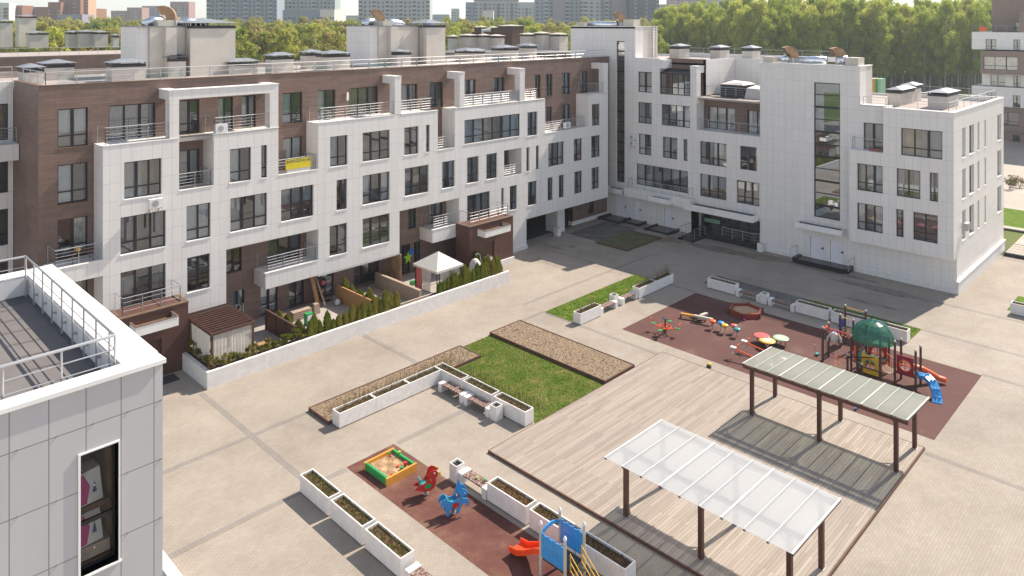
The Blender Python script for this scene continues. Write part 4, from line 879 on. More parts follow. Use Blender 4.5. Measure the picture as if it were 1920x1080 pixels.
def bin_(label):
    t = thing('litter_bin', label, 'litter bin', group='square white litter bins')
    m = MB(); k = .04
    for a, b, c_, d_ in ((0, .5, 0, k), (0, .5, .5 - k, .5), (0, k, k, .5 - k), (.5 - k, .5, k, .5 - k)): m.box(a, b, c_, d_, 0, .76)
    m.build('casing', 'white_concrete', t); MB().box(k, .5 - k, k, .5 - k, .3, .66).build('liner', 'black', t)
    return t
up = pi / 2
# Row A along X, row B along Y
for i, (x, l_) in enumerate(((20.98, 'left end planter of the L-shaped row, beside the dry mulch bed'), (23.27, 'second planter from the left in the L-shaped row by the mulch bed'), (25.56, 'planter at the inner corner of the L-shaped row by the mulch bed'))): put(planter(l_, True, i), x, 33.25, 0).scale = (.965, 1, 1)
for i, (y, l_) in enumerate(((31.55, 'planter behind the first bench beside the grass lawn'), (29.05, 'planter behind the second bench beside the grass lawn'), (26.5, 'planter at the deck end of the row beside the grass lawn'))): put(planter(l_, True, 10 + i), 28.5, y, up)
put(bench('bench nearer the corner of the L-shaped planter row', 2.1), 27.72, 30.6, up); put(bench('bench beside the square bin in front of the lawn planters', 2.0), 27.72, 28.52, up); put(bin_('white bin at the end of the lawn benches'), 27.15, 27.95, 0)
# Row C
for i, (y, l_) in enumerate(((27.66, 'farthest of the three planters left of the red rubber strip'), (25.13, 'middle of the three planters left of the red rubber strip'), (22.58, 'nearest of the three planters left of the red rubber strip'))): put(planter(l_, False, 20 + i), 17.56, y, up)
put(bench('bench cut by the bottom edge next to the nearest left planter', 2.0), 17.55, 20.4, up)
# Row D
put(bin_('white bin at the edge of the red rubber strip beside the toy-strewn bench'), 22.25, 25.5, 0); put(bench('pale weathered bench with small toys between bin and planter', 1.85), 22.95, 23.68, up)
for i, (y, l_) in enumerate(((21.27, 'planter next to the toy-strewn bench by the wooden deck'), (18.72, 'middle planter between the blue slide and the wooden deck'), (16.2, 'lowest planter right of the blue slide tower'))): put(planter(l_, False, 30 + i), 23.06, y, up)
# Row E
put(planter('short planter at the near end of the bright green lawn strip', 1.3, 40), 39.98, 32.72, 0)
put(bench('bench beside the near planter of the bright lawn strip', 2.0), 42.42, 32.8, 0); put(bin_('white bin between the two benches of the bright lawn strip'), 44.5, 33.15, 0); put(bench('bench beside the far planters of the bright lawn strip', 1.95), 45.02, 32.8, 0)
put(planter('planter of dry shrubs half in sun at the far end of the bright lawn strip', 1.7, 41), 47.0, 32.68, 0); put(planter('outermost planter of dry shrubs at the shadow edge of the bright lawn strip', 2.1, 42), 49.4, 32.68, 0)
# Row F
put(planter('planter at the left end of the shaded row before the white wing', False, 50), 53.45, 27.85, up)
put(bench('shaded bench next to the left end planter before the wing', 1.95), 53.3, 25.8, up); put(bin_('shaded white bin between two benches before the wing'), 52.7, 25.25, 0); put(bench('shaded bench next to the hexagonal sandpit planters', 2.0), 53.3, 23.15, up)
for i, (y, l_) in enumerate(((20.72, 'shaded planter right of the second shaded bench'), (18.15, 'shaded planter behind the climbing frames'), (15.6, 'planter behind the green dome at the sunlit end of the shaded row'))): put(planter(l_, False, 51 + i), 53.45, y, up)
put(planter('lone planter at the right edge of the photo on the sunny paving', False, 60), 64.1, 9.5, up)
flat('lawn', 64.2, 68.0, 5.0, 12.2, .03, 'lawn_bright', 'stuff')
put(bin_('small white bin beside the black steps of the glazed entrance'), 64.5, 31.3, 0); put(bin_('small white bin at the mouth of the dark passage'), 55.1, 48.0, 0)
tag(put(MB().box(0, .5, 0, .5, 0, 1.3).build('utility_box', 'white_concrete'), 42.9, 45.1, 0), 'small white utility box with a dark top by the hedge corner', 'box')

# ------------------------------------------------------------------ timber deck and canopies
dk = thing('timber_deck', 'broad deck of weathered boards with a dark edge', 'deck', (24.96, 11.1, 0), world=True)
MB().box(25.0, 40.2, 11.14, 26.2, .05, .12).build('boards', 'deck', dk)
MB().box(24.93, 24.997, 11.1, 26.24, 0, .123).box(25.0, 40.2, 11.07, 11.137, 0, .123).box(25.0, 40.2, 26.203, 26.24, 0, .123).box(40.203, 40.25, 11.07, 26.24, 0, .123).split('edge_board', 'edging', dk)
m = MB()
for s in range(46):
    cx, cy = random.choice([(29.3, 17.2), (28.4, 16.2), (27.6, 15.2), (31, 16), (29.5, 22.6), (30.2, 14.5)]); cx += random.gauss(0, .7); cy += random.gauss(0, .8); a_ = random.uniform(0, pi); l_ = random.uniform(.15, .5)
    dx, dy = cos(a_), sin(a_); m.quad((cx - dx * l_, cy - dy * l_, .1235), (cx + dx * l_, cy + dy * l_, .1235), (cx + dx * l_ - dy * .04, cy + dy * l_ + dx * .04, .1235), (cx - dx * l_ - dy * .04, cy - dy * l_ + dx * .04, .1235))
sheet('chalk', (.62, .56, .53), (1, 1, 1), .6, 1.0)
m.build('chalk_marks', 'chalk', kind='structure')
def canopy(label, x0, z0, x1, z1, ya, yb, px_, py_, mat, n, seam):
    t = thing('canopy', label, 'canopy', (px_[0], py_[1], 0), world=True)
    zz = lambda x: z0 + (z1 - z0) * (x - x0) / (x1 - x0)
    for x in px_:
        for y in py_:
            p = MB(); zt = zz(x) - .2; p.box(x - .09, x + .09, y - .09, y + .09, .12, zt); o = p.build('post', 'post_brown', t)
            MB().box(x - .13, x + .13, y - .13, y + .13, .12, .135).build('foot_plate', 'steel_dull', o)
            m = MB()
            for s_ in (1, -1):
                if (y == py_[0] and s_ > 0) or (y == py_[-1] and s_ < 0): continue
                m.hexa([(x - .05, y + s_ * .09, zt - .35), (x + .05, y + s_ * .09, zt - .35), (x + .05, y + s_ * .13, zt - .32), (x - .05, y + s_ * .13, zt - .32), (x - .05, y + s_ * .4, zt - .02), (x + .05, y + s_ * .4, zt - .02), (x + .05, y + s_ * .46, zt - .02), (x - .05, y + s_ * .46, zt - .02)])
            m.build('brace', 'post_brown', o)
    for x in px_: MB().box(x - .075, x + .075, ya + .1, yb - .1, zz(x) - .199, zz(x) - .06).build('beam', 'post_brown', t)
    r = []
    for i in range(n + 1):
        y = ya + .05 + (yb - ya - .1) * i / n
        q = MB(); q.hexa([(x0 + .02, y - .03, z0 - .10), (x1 - .02, y - .03, z1 - .10), (x1 - .02, y + .03, z1 - .10), (x0 + .02, y + .03, z0 - .10), (x0 + .02, y - .03, z0 - .015), (x1 - .02, y - .03, z1 - .015), (x1 - .02, y + .03, z1 - .015), (x0 + .02, y + .03, z0 - .015)])
        q.build('rafter', 'post_brown', t)
    MB().hexa([(x0, ya, z0 - .012), (x1, ya, z1 - .012), (x1, yb, z1 - .012), (x0, yb, z0 - .012), (x0, ya, z0), (x1, ya, z1), (x1, yb, z1), (x0, yb, z0)]).build('roof_sheet', mat, t)
    for i in range(n + 1):
        y = ya + .05 + (yb - ya - .1) * i / n; ww = .03 if i % seam == 0 else .012
        MB().hexa([(x0, y - ww, z0 + .002), (x1, y - ww, z1 + .002), (x1, y + ww, z1 + .002), (x0, y + ww, z0 + .002), (x0, y - ww, z0 + .014), (x1, y - ww, z1 + .014), (x1, y + ww, z1 + .014), (x0, y + ww, z0 + .014)]).build('seam_strip', 'white_paint' if mat.endswith('white') else 'seam', t)
    if mat.endswith('green'): MB().box(x0 + .06, x0 + .16, ya + .02, yb - .02, z0 - .26, z0 - .103).build('edge_beam', 'post_brown', t)
    return t
canopy('near canopy of milky white translucent sheets on dark posts', 24.55, 3.0, 28.85, 2.93, 10.8, 18.85, (25.72, 28.52), (18.56, 15.0, 11.45), 'polycarbonate_white', 9, 3)
canopy('far canopy of grey-green translucent sheets on dark posts', 36.5, 3.0, 39.9, 2.82, 10.75, 18.85, (37.1, 39.85), (18.58, 15.0, 11.43), 'polycarbonate_green', 12, 3)

# ------------------------------------------------------------------ private terraces under the long building
rw = thing('terrace_wall', 'low white retaining wall enclosing the private terraces', 'wall', (17.9, 42.2, 0), world=True)
MB().box(17.9, 42.5, 42.2, 42.4, 0, .98).box(17.9, 18.15, 42.4, 46.6, 0, .98).box(18.15, 42.5, 42.95, 43.0, 0, .9).box(42.3, 42.5, 42.4, 45.8, 0, .8).split('wall_run', 'white_concrete', rw)
MB().box(18.15, 42.3, 42.4, 42.95, .3, .88).build('soil', 'soil', rw)
MB().box(18.2, 18.9, 43.0, 46.5, .3, .86).build('soil', 'soil', rw)
flat('terrace_floor', 18.9, 41.4, 43.0, 49.3, .25, 'terrace_floor', t=.2)
flat('passage_shade_floor', 50.5, 59.0, 49.4, 62.7, .004, 'asphalt'); flat('brown_base', 18.3, 41.4, 49.31, 49.33, .25, 'terrace_floor')  # the passage floor is a dark sheet standing for the shade inside
def barrier(label, x0, x1, y0_, y1_, z0, z1, mat, cat='fence', posts=0):
    t = thing('garden_fence', label, cat, (x0, y0_, z0), world=True)
    MB().box(x0, x1, y0_, y1_, z0, z1).build('panel', mat, t)
    MB().box(x0 - .03, x1 + .03, y0_, y1_, z1 + .003, z1 + .05).build('top_rail', mat, t)
    for i in range(posts): y = y0_ + (y1_ - y0_ - .1) * i / (posts - 1); MB().box(x0 - .05, x0 - .003, y, y + .1, z0, z1).build('post', mat, t)
    return t
barrier('dark brown slatted fence between the pergola garden and the hedge garden', 24.0, 24.06, 43.1, 47.2, .25, 1.55, 'timber_brown', posts=4)
barrier('orange-brown chipboard fence beside the open terrace', 30.15, 30.2, 43.1, 48.2, .25, 1.45, 'osb')
barrier('pale timber wall between the empty terrace and the tent garden', 33.9, 34.1, 43.0, 48.6, .25, 1.35, 'pale_board')
barrier('reddish wood partition under the white overhang left of the tent', 35.45, 35.5, 47.3, 49.2, .25, 2.7, 'rust_metal')
tag(MB().box(34.15, 35.0, 43.0, 48.5, .25, .8).build('raised_bed', 'pale_board'), 'pale timber trough along the tent side of the timber wall', 'planting bed')
# pergola
pg = thing('pergola', 'dark brown slatted pergola with white side curtains', 'pergola', (18.9, 42.9, .25), world=True)
px0, px1, py0, py1, pz = 18.45, 21.1, 42.95, 46.4, 2.85
for x in (px0, px1 - .12):
    for y in (py0, py1 - .12): MB().box(x, x + .12, y, y + .12, .25, pz - .16).build('post', 'timber_brown', pg)
MB().box(px0 - .03, px1 + .03, py0 - .03, py0 + .05, pz - .159, pz).box(px0 - .03, px1 + .03, py1 - .05, py1 + .03, pz - .159, pz).box(px0 - .03, px0 + .05, py0 + .05, py1 - .05, pz - .159, pz).box(px1 - .05, px1 + .03, py0 + .05, py1 - .05, pz - .159, pz).split('beam', 'timber_brown', pg)
for i in range(10): y = py0 + .18 + i * .33; MB().box(px0 - .05, px1 + .05, y, y + .075, pz + .002, pz + .10).build('slat', 'timber_brown', pg)
MB().box(px0 + .06, px1 - .06, py0 + .06, py1 - .06, pz - .14, pz - .12).build('slat_gap_shade', 'black', pg)  # black sheet under the open slats paints the shade in their gaps
def drape(a, b, z0, z1, n, mat, root, amp=.05, gather=0):
    m = MB(); L = math.hypot(b[0] - a[0], b[1] - a[1]); nx, ny = -(b[1] - a[1]) / L, (b[0] - a[0]) / L
    pts = [(a[0] + (b[0] - a[0]) * i / n + nx * amp * sin(i * 1.9), a[1] + (b[1] - a[1]) * i / n + ny * amp * sin(i * 1.9)) for i in range(n + 1)]
    c = ((a[0] + b[0]) / 2, (a[1] + b[1]) / 2)
    low = [(c[0] + (p[0] - c[0]) * (1 - gather), c[1] + (p[1] - c[1]) * (1 - gather)) for p in pts]
    for i in range(n): m.quad((*low[i], z0), (*low[i + 1], z0), (*pts[i + 1], z1), (*pts[i], z1))
    return m.build('curtain', mat, root, smooth=True)
drape((px0 + .1, py0 + .03), (px0 + 1.45, py0 + .03), .6, pz - .17, 22, 'net_curtain', pg, .035); drape((px0 + 1.35, py0 + .06), (px1 - .1, py0 + .06), .6, pz - .17, 22, 'net_curtain', pg, .035)
drape((px0 + .02, py0 + .2), (px0 + .02, py1 - .5), .5, pz - .17, 26, 'tent_cloth', pg, .06, .12)
# tent
tn = thing('garden_tent', 'beige garden tent with a pointed roof and tied net sides', 'tent', (35.7, 42.95, .25), world=True)
tx0, tx1, ty0, ty1, tz = 35.6, 38.25, 43.05, 45.9, 2.35
MB().add([(tx0, ty0, tz), (tx1, ty0, tz), (tx1, ty1, tz), (tx0, ty1, tz), ((tx0 + tx1) / 2, (ty0 + ty1) / 2, tz + .95)], [(0, 1, 4), (1, 2, 4), (2, 3, 4), (3, 0, 4)]).build('roof', 'tent_cloth', tn)
MB().box(tx0 - .02, tx1 + .02, ty0 - .02, ty0 + .01, tz - .18, tz).box(tx0 - .02, tx1 + .02, ty1 - .01, ty1 + .02, tz - .18, tz).box(tx0 - .02, tx0 + .01, ty0 + .01, ty1 - .01, tz - .18, tz).box(tx1 - .01, tx1 + .02, ty0 + .01, ty1 - .01, tz - .18, tz).split('valance', 'tent_cloth', tn)
for x in (tx0 + .08, tx1 - .14):
    for y in (ty0 + .08, ty1 - .14): MB().box(x, x + .06, y, y + .06, .25, tz - .05).build('pole', 'timber_brown', tn)
drape((tx0 + .05, ty0 + .7), (tx0 + .05, ty1 - .9), .3, tz - .1, 12, 'net_curtain', tn, .05, .3); drape((tx0 + .3, ty0 + .04), (tx0 + 1.3, ty0 + .04), .3, tz - .1, 12, 'net_curtain', tn, .05, .55); drape((tx0 + 1.4, ty0 + .04), (tx1 - .3, ty0 + .04), .3, tz - .1, 12, 'net_curtain', tn, .05, .5)
MB().box(tx0 + .15, tx0 + .19, ty1 - .85, ty1 - .1, .3, tz - .2).build('side_panel', 'paint_pink', tn)
# hanging egg chair
ec = thing('hanging_chair', 'white cocoon chair hanging from a curved steel stand', 'chair', (40.6, 44.3, .25), world=True)
m = MB(); m.tube([(41.2, 44.3, .3), (41.35, 44.3, 1.4), (41.2, 44.3, 2.1), (40.95, 44.3, 2.3), (40.7, 44.3, 2.2)], .03, 8); m.build('stand', 'steel', ec)
m = MB(); m.lathe([(.1, .45), (.42, .6), (.52, 1.0), (.45, 1.45), (.25, 1.75), (.06, 1.85)], 40.65, 44.3, 14, .1); m.build('shell', 'curtain_cloth', ec, smooth=True)
MB().box(40.75, 42.0, 43.4, 43.5, .25, 1.1).build('screen', 'pale_board', ec)
kt = thing('kite', 'yellow star-shaped kite with a rainbow tail on a terrace wall', 'kite', (37.4, 48.9, 1.8), world=True)
st = [(math.cos(pi / 2 + i * pi / 5) * (.45 if i % 2 == 0 else .2), math.sin(pi / 2 + i * pi / 5) * (.55 if i % 2 == 0 else .25)) for i in range(10)]
MB().add([(37.4 + x, 48.9, 1.7 + z) for x, z in st] + [(37.4 + x, 48.94, 1.7 + z) for x, z in st], [tuple(range(10)), tuple(range(19, 9, -1))]).build('star', 'paint_lime', kt)
MB().box(37.5, 37.9, 48.85, 48.88, 1.9, 2.4).build('tail', 'paint_blue', kt)
tag(MB().hexa([(36.0, 46.7, .3), (37.2, 46.7, .3), (37.2, 46.9, .3), (36.0, 46.9, .3), (36.0, 46.7, .62), (37.2, 46.7, .55), (37.2, 46.9, .55), (36.0, 46.9, .62)]).build('toy_bench', 'paint_green'), 'small green toy slide on the terrace left of the tent', 'toy')
# builder's clutter on the open terrace
tag(MB().hexa([(28.35, 47.9, .25), (28.65, 47.9, .25), (28.65, 48.0, .25), (28.35, 48.0, .25), (28.35, 49.05, 2.75), (28.65, 49.05, 2.75), (28.65, 49.12, 2.75), (28.35, 49.12, 2.75)]).build('plank', 'osb'), 'orange plank leaning against the wall under the white balcony', 'plank')
tag(MB().hexa([(28.9, 47.7, .25), (29.05, 47.7, .25), (29.05, 47.8, .25), (28.9, 47.8, .25), (28.7, 49.0, 2.6), (28.8, 49.0, 2.6), (28.8, 49.06, 2.6), (28.7, 49.06, 2.6)]).build('plank', 'pale_board'), 'pale narrow plank leaning beside the orange plank', 'plank')
m = MB(); 
for i in range(5): m.box(25.9 + i * .02, 27.4, 46.9 + i * .03, 47.5, .25 + i * .12, .33 + i * .12)
tag(m.build('timber_pile', 'pale_board'), 'stack of timber offcuts on the open terrace', 'timber pile')
tag(MB().box(26.2, 26.7, 45.6, 46.0, .25, 1.05).build('sack_stack', 'paint_green'), 'green and white sack stack standing on the open terrace', 'sacks')
tag(MB().box(26.25, 26.6, 45.59, 45.598, .6, .95).build('sack_label', 'paint_bright_white'), 'white patch on the green sack stack', 'label')
m = MB(); m.box(29.3, 30.0, 48.5, 49.0, .25, .3)
for z in (.9, 1.5, 2.1): m.box(28.95, 30.05, 48.6, 49.1, z, z + .05)
for x in (28.95, 30.0): m.box(x, x + .05, 48.6, 48.65, .25, 2.4)
sh = tag(m.build('shelf_rack', 'timber_brown'), 'dark storage rack against the wall behind the chipboard fence', 'shelf')
for i, (x, z, c_) in enumerate(((29.1, .96, 'osb'), (29.55, .96, 'steel_dull'), (29.2, 1.56, 'paint_pink'), (29.6, 1.56, 'steel_dull'), (29.3, 2.16, 'paint_bright_white'))): tag(MB().box(x, x + .3, 48.65, 48.95, z, z + .3).build('storage_box', c_), ['orange-brown box on the lower shelf of the rack', 'grey box on the lower shelf of the rack', 'pink box on the middle shelf of the rack', 'grey box on the middle shelf of the rack', 'white box on the top shelf of the rack'][i], 'box')
tag(MB().lathe([(.08, 0), (.2, .1), (.22, .3), (.1, .42), (.03, .5)], 29.75, 47.4, 10, .25).build('rubbish_bag', 'paint_bright_white', smooth=True), 'white plastic bag at the foot of the chipboard fence', 'bag')
tag(MB().hexa([(27.6, 47.0, .25), (28.1, 47.0, .25), (28.1, 47.5, .25), (27.6, 47.5, .25), (27.65, 47.05, .95), (28.0, 47.05, .95), (28.0, 47.4, .95), (27.7, 47.4, .95)]).build('wooden_trestle', 'pale_board'), 'pale wooden trestle beside the leaning planks', 'trestle')
for i, (x, y, L) in enumerate(((31.6, 44.6, 1.6), (31.9, 44.3, 1.9), (32.3, 44.9, 1.5), (31.5, 44.1, 1.2), (32.5, 44.2, 1.3))):
    tag(MB().hexa([(x, y, .26 + i * .01), (x + .1, y, .26 + i * .01), (x + .6, y + L, .26 + i * .01), (x + .5, y + L, .26 + i * .01), (x, y, .30 + i * .01), (x + .1, y, .30 + i * .01), (x + .6, y + L, .30 + i * .01), (x + .5, y + L, .30 + i * .01)]).build('loose_board', 'steel_dull'), 'grey board lying on the empty terrace behind the hedge', 'board', 'loose boards on the empty terrace')
tag(MB().box(31.6, 33.7, 46.6, 48.2, .25, .34).build('wooden_step', 'pale_board'), 'pale plank platform on the empty terrace', 'platform')
tag(MB().lathe([(.28, 0), (.42, .35), (.40, .45), (.1, .5)], 25.4, 47.6, 14, .25).build('basket', 'edging', smooth=True), 'large dark round basket beside the terrace windows', 'basket')
tg = thing('clothes_stand', 'grey metal stand with bags in the dark corner behind the pergola', 'stand', (22.4, 47.6, .25), world=True)
m = MB(); m.tube([(22.2, 47.8, .25), (22.2, 47.8, 2.2), (22.7, 47.8, 2.2), (22.7, 47.8, .25)], .03, 6); m.build('frame', 'steel', tg); MB().lathe([(.1, 0), (.22, .3), (.05, .6)], 22.45, 47.8, 8, .8).build('bag', 'paint_bright_white', tg)
tag(MB().box(22.2, 23.3, 44.4, 45.0, .25, .5).build('deck_box', 'rust_metal'), 'low brown crate between pergola and slatted fence', 'crate')
tag(MB().box(16.3, 17.3, 44.6, 45.6, .002, .03).build('door_mat', 'asphalt'), 'dark square mat in front of the left brown entrance block', 'mat'); tag(MB().box(43.4, 44.2, 44.9, 45.5, .002, .03).build('door_mat', 'asphalt'), 'dark mat beside the far end of the hedge wall', 'mat')

# hedge plants
def thuja(seed):
    rnd = random.Random(seed); m = MB(); H_ = 1.15
    for i in range(620):
        z = H_ * rnd.random() ** .8; r_ = .27 * (1 - (z / H_) ** 3.6) * rnd.uniform(.65, 1.08) + .02; t = rnd.uniform(0, 2 * pi)
        x, y = r_ * cos(t), r_ * sin(t); s_ = rnd.uniform(.03, .075)
        m.add([(x - s_ * sin(t), y + s_ * cos(t), z), (x + s_ * sin(t), y - s_ * cos(t), z), (x * 1.15, y * 1.15, z + s_ * 2.6)], [(0, 1, 2)])
    m.lathe([(.05, .0), (.2, .1), (.22, .4), (.2, .8), (.08, 1.08)], 0, 0, 8)
    m.g = []; return m
def thuja_obj(seed):
    t = thing('thuja', '', 'hedge shrub'); MB().tube([(0, 0, -.05), (0, 0, .2)], .03, 6).build('trunk', 'bark', t); thuja(seed).build('foliage', 'leaf_thuja', t); return t
TH = [thuja_obj(i) for i in range(4)]; KIDS.update({o.name: list(o.children) for o in TH}); used = set()
def row(pts, label, group, z=.86):
    for x, y in pts:
        k = random.randrange(4)
        if k not in used: o = TH[k]; used.add(k)
        else: o = dup(TH[k])
        o.location = (x + random.uniform(-.09, .09), y + random.uniform(-.06, .06), z); o.rotation_euler = (random.uniform(-.08, .08), random.uniform(-.08, .08), random.uniform(0, 6)); s_ = random.uniform(.72, 1.2); o.scale = (s_, s_ * random.uniform(.85, 1.15), s_ * random.uniform(.75, 1.12))
        o['label'] = label; o['group'] = group
row([(24.6 + i * .47, 42.7) for i in range(16)], 'small upright thuja in the hedge along the wall before the open terrace', 'hedge along the open terrace')
row([(35.6 + i * .42, 42.7) for i in range(16)], 'small upright thuja in the hedge along the wall before the tent', 'hedge before the tent')
row([(24.6, 43.4 + i * .5) for i in range(8)], 'small upright thuja in the row beside the dark slatted fence', 'hedge beside the slatted fence', .3)
row([(30.6, 43.5 + i * .52) for i in range(9)], 'small upright thuja in the row behind the chipboard fence', 'hedge behind the chipboard fence', .5)
row([(42.0, 43.3 + i * .45) for i in range(6)], 'small upright thuja in the short row before the far brown entrance block', 'hedge before the far entrance block', .6)
m = MB().box(30.3, 31.0, 43.2, 48, .25, .55); tag(m.build('raised_bed', 'pale_board'), 'narrow timber bed behind the chipboard fence', 'planting bed')
def shrub(label, x, y, z, r_, h, mat='leaf_shrub', seed=0, n=420, group=None, leaf=.05):
    rnd = random.Random(seed); t = thing('shrub', label, 'shrub', (x, y, z), 0, group); m = MB()
    cl = [(rnd.uniform(-r_, r_) * .7, rnd.uniform(-r_, r_) * .7, rnd.uniform(.25, .85) * h) for _ in range(7)]
    for i in range(n):
        c = rnd.choice(cl); v = Vector((rnd.gauss(0, 1), rnd.gauss(0, 1), rnd.gauss(0, 1))).normalized() * (r_ * .42 * rnd.random() ** .4)
        p = Vector(c) + v; s_ = leaf * rnd.uniform(.6, 1.4); a_ = Vector((rnd.gauss(0, 1), rnd.gauss(0, 1), rnd.gauss(0, .6))).normalized(); b_ = a_.cross(Vector((rnd.gauss(0, 1), rnd.gauss(0, 1), rnd.gauss(0, 1)))).normalized()
        m.add([tuple(p - a_ * s_), tuple(p + b_ * s_ * .6), tuple(p + a_ * s_), tuple(p - b_ * s_ * .6)], [(0, 1, 2, 3)])
    m.g = []; m.build('foliage', mat, t)
    s2 = MB()
    for c in cl: s2.tube([(0, 0, 0), (c[0] * .5, c[1] * .5, c[2] * .6), c], [.02, .012, .006], 4)
    s2.build('stem', 'bark', t); return t
lbl = 'leafy yellow-green shrub on the wall in front of the pergola'
for i in range(13): shrub(lbl, 18.4 + i * .5, 42.68, .86, .32, random.uniform(.5, .85), 'leaf_shrub', i, group='shrubs in front of the pergola')
for i in range(5): shrub('shrub on the short end of the white wall beside the pergola', 18.45 + .1 * (i % 2), 43.2 + i * .65, .84, .34, random.uniform(.6, 1.1), 'leaf_shrub' if i != 3 else 'leaf_thuja', 40 + i, group='shrubs on the short end of the wall')
shrub('reddish-brown spiky shrub at the corner of the white wall', 18.25, 42.6, .86, .3, .75, 'leaf_planter', 61)

# ------------------------------------------------------------------ small playground on the red strip
sb = thing('sandpit', 'square sandpit with green and orange board sides on the red strip', 'sandpit', (19.95, 27.6, 0), world=True)
x0, x1, y0_, y1_ = 19.95, 21.5, 27.6, 29.35
MB().box(x0 + .06, x1 - .06, y0_ + .06, y1_ - .06, .02, .2).build('sand', 'sand', sb)
MB().box(x0 - .05, x0 + .06, y0_ + .06, y1_ - .06, .01, .35).box(x1 - .06, x1 + .05, y0_ + .06, y1_ - .06, .01, .35).split('green_side', 'paint_green', sb); MB().box(x0 - .08, x1 + .08, y0_ - .05, y0_ + .055, .01, .36).box(x0 - .08, x1 + .08, y1_ - .055, y1_ + .05, .01, .36).split('orange_side', 'paint_wood_yellow', sb)
m = MB()
for i in range(1500):
    x, y = random.uniform(x0 + .1, x1 - .1), random.uniform(y0_ + .1, y1_ - .1); s_ = random.uniform(.02, .06); h = .03 + .03 * sin(x * 9) * sin(y * 7); m.add([(x - s_, y - s_, .2), (x + s_, y - s_ * .5, .2), (x, y + s_, .2), (x, y, .2 + h)], [(0, 1, 3), (1, 2, 3), (2, 0, 3)])
m.g = []; m.build('sand_lumps', 'sand', sb, kind='stuff')
def toy(label, x, y, z, mat, r_=.07, h=.12, name='toy_bucket'): return tag(MB().lathe([(r_ * .7, 0), (r_, h * .8), (r_ * 1.05, h)], x, y, 10, z).build(name, mat), label, 'toy')
toy('small red toy cup at the back of the square sandpit', 21.15, 29.05, .21, 'paint_red', .05, .1); toy('small green toy cup at the back of the square sandpit', 21.2, 29.2, .21, 'paint_green', .05, .14); toy('lime toy on the green edge of the square sandpit', 21.5, 28.8, .36, 'paint_lime', .06, .09); toy('green toy bucket in the right corner of the square sandpit', 20.95, 27.85, .21, 'paint_green', .08, .13); toy('red toy scoop in the right corner of the square sandpit', 21.2, 27.95, .21, 'paint_red', .09, .2); toy('orange toy mould beside the green bucket in the sandpit', 20.95, 28.15, .21, 'paint_orange', .07, .08); toy('red toy mould at the front edge of the square sandpit', 20.3, 27.8, .21, 'paint_red', .07, .08); toy('white toy cup at the front edge of the square sandpit', 20.55, 27.78, .21, 'paint_cream', .04, .1)
toy('lime green ball-shaped toy on the pale bench', 22.65, 24.55, .46, 'paint_lime', .05, .09, 'toy_ball'); toy('dark green toy on the pale bench', 22.75, 24.15, .46, 'paint_green', .06, .12, 'toy_block')
def outline_extrude(pts, y, t, cx=0, cz=0, s=1.0):
    m = MB(); n = len(pts); a = [(cx + x * s, y, cz + z * s) for x, z in pts]; b = [(cx + x * s, y + t, cz + z * s) for x, z in pts]
    m.add(a + b, [tuple(range(n)), tuple(range(2 * n - 1, n - 1, -1))] + [(i, (i + 1) % n, n + (i + 1) % n, n + i) for i in range(n)]); return m
def rider(name, label, pts, mat, spot, seat, x, y, rz, extra):
    t = thing(name, label, 'spring rider')
    for yy in (-.2, .16): outline_extrude(pts, yy, .035).build('side_board', mat, t)
    outline_extrude([(.16 * cos(k * pi / 6) + .05, .5 + .11 * sin(k * pi / 6)) for k in range(12)], -.222, .02).build('badge', spot, t)
    MB().box(-.28, .02, -.163, .158, .56, .62).box(-.32, -.27, -.163, .158, .56, .82).build('seat', seat, t)
    m = MB(); m.tube([(.1 * cos(k * .8), .1 * sin(k * .8), .02 + k * .01) for k in range(34)], .018, 5); m.build('spring', 'steel_dull', t)
    MB().box(-.2, .2, -.16, .16, .34, .38).box(-.06, .06, -.06, .06, .0, .34).build('mount', 'cap_dark', t)
    MB().tube([(.16, -.3, .78), (.16, .3, .78)], .02, 6).build('handle', 'paint_yellow', t)
    for p_, m_ in extra:
        for yy in (-.225, .2): outline_extrude(p_, yy, .02).build('detail', m_, t)
    t.location = (x, y, .006); t.rotation_euler[2] = rz; return t
bird = [(-.55, .42), (-.42, .40), (-.3, .34), (-.05, .26), (.2, .28), (.36, .42), (.42, .62), (.40, .78), (.5, .86), (.52, .98), (.44, 1.1), (.28, 1.16), (.14, 1.1), (.08, .95), (.06, .8), (-.05, .66), (-.25, .58), (-.45, .52)]
rider('spring_rider', 'red bird-shaped spring rider with a yellow beak', bird, 'paint_red', 'paint_green', 'paint_teal', 20.75, 25.85, R(-25), [([(.48, .84), (.62, .9), (.62, 1.0), (.5, 1.06)], 'paint_yellow'), ([(.3, 1.0), (.36, .98), (.38, 1.04), (.32, 1.07)], 'paint_bright_white')])
horse = [(-.62, .55), (-.56, .78), (-.4, .86), (-.28, .76), (-.1, .66), (.06, .72), (.16, .95), (.2, 1.15), (.3, 1.32), (.36, 1.14), (.5, 1.06), (.62, .92), (.56, .82), (.42, .86), (.36, .74), (.46, .7), (.6, .66), (.66, .5), (.62, .34), (.54, .34), (.52, .48), (.38, .5), (.3, .4), (.22, .16), (.1, .14), (.1, .36), (-.12, .38), (-.22, .3), (-.2, .1), (-.34, .1), (-.38, .34), (-.42, .54), (-.5, .62), (-.54, .5)]
rider('spring_rider', 'blue horse-shaped spring rider with a red saddle badge', horse, 'paint_sky_blue', 'paint_red', 'paint_teal', 20.75, 24.0, R(-25), [([(.1, .76), (.16, .95), (.22, .93), (.16, .74)], 'paint_dark_red'), ([(.42, .95), (.46, .92), (.48, .97)], 'paint_bright_white')])
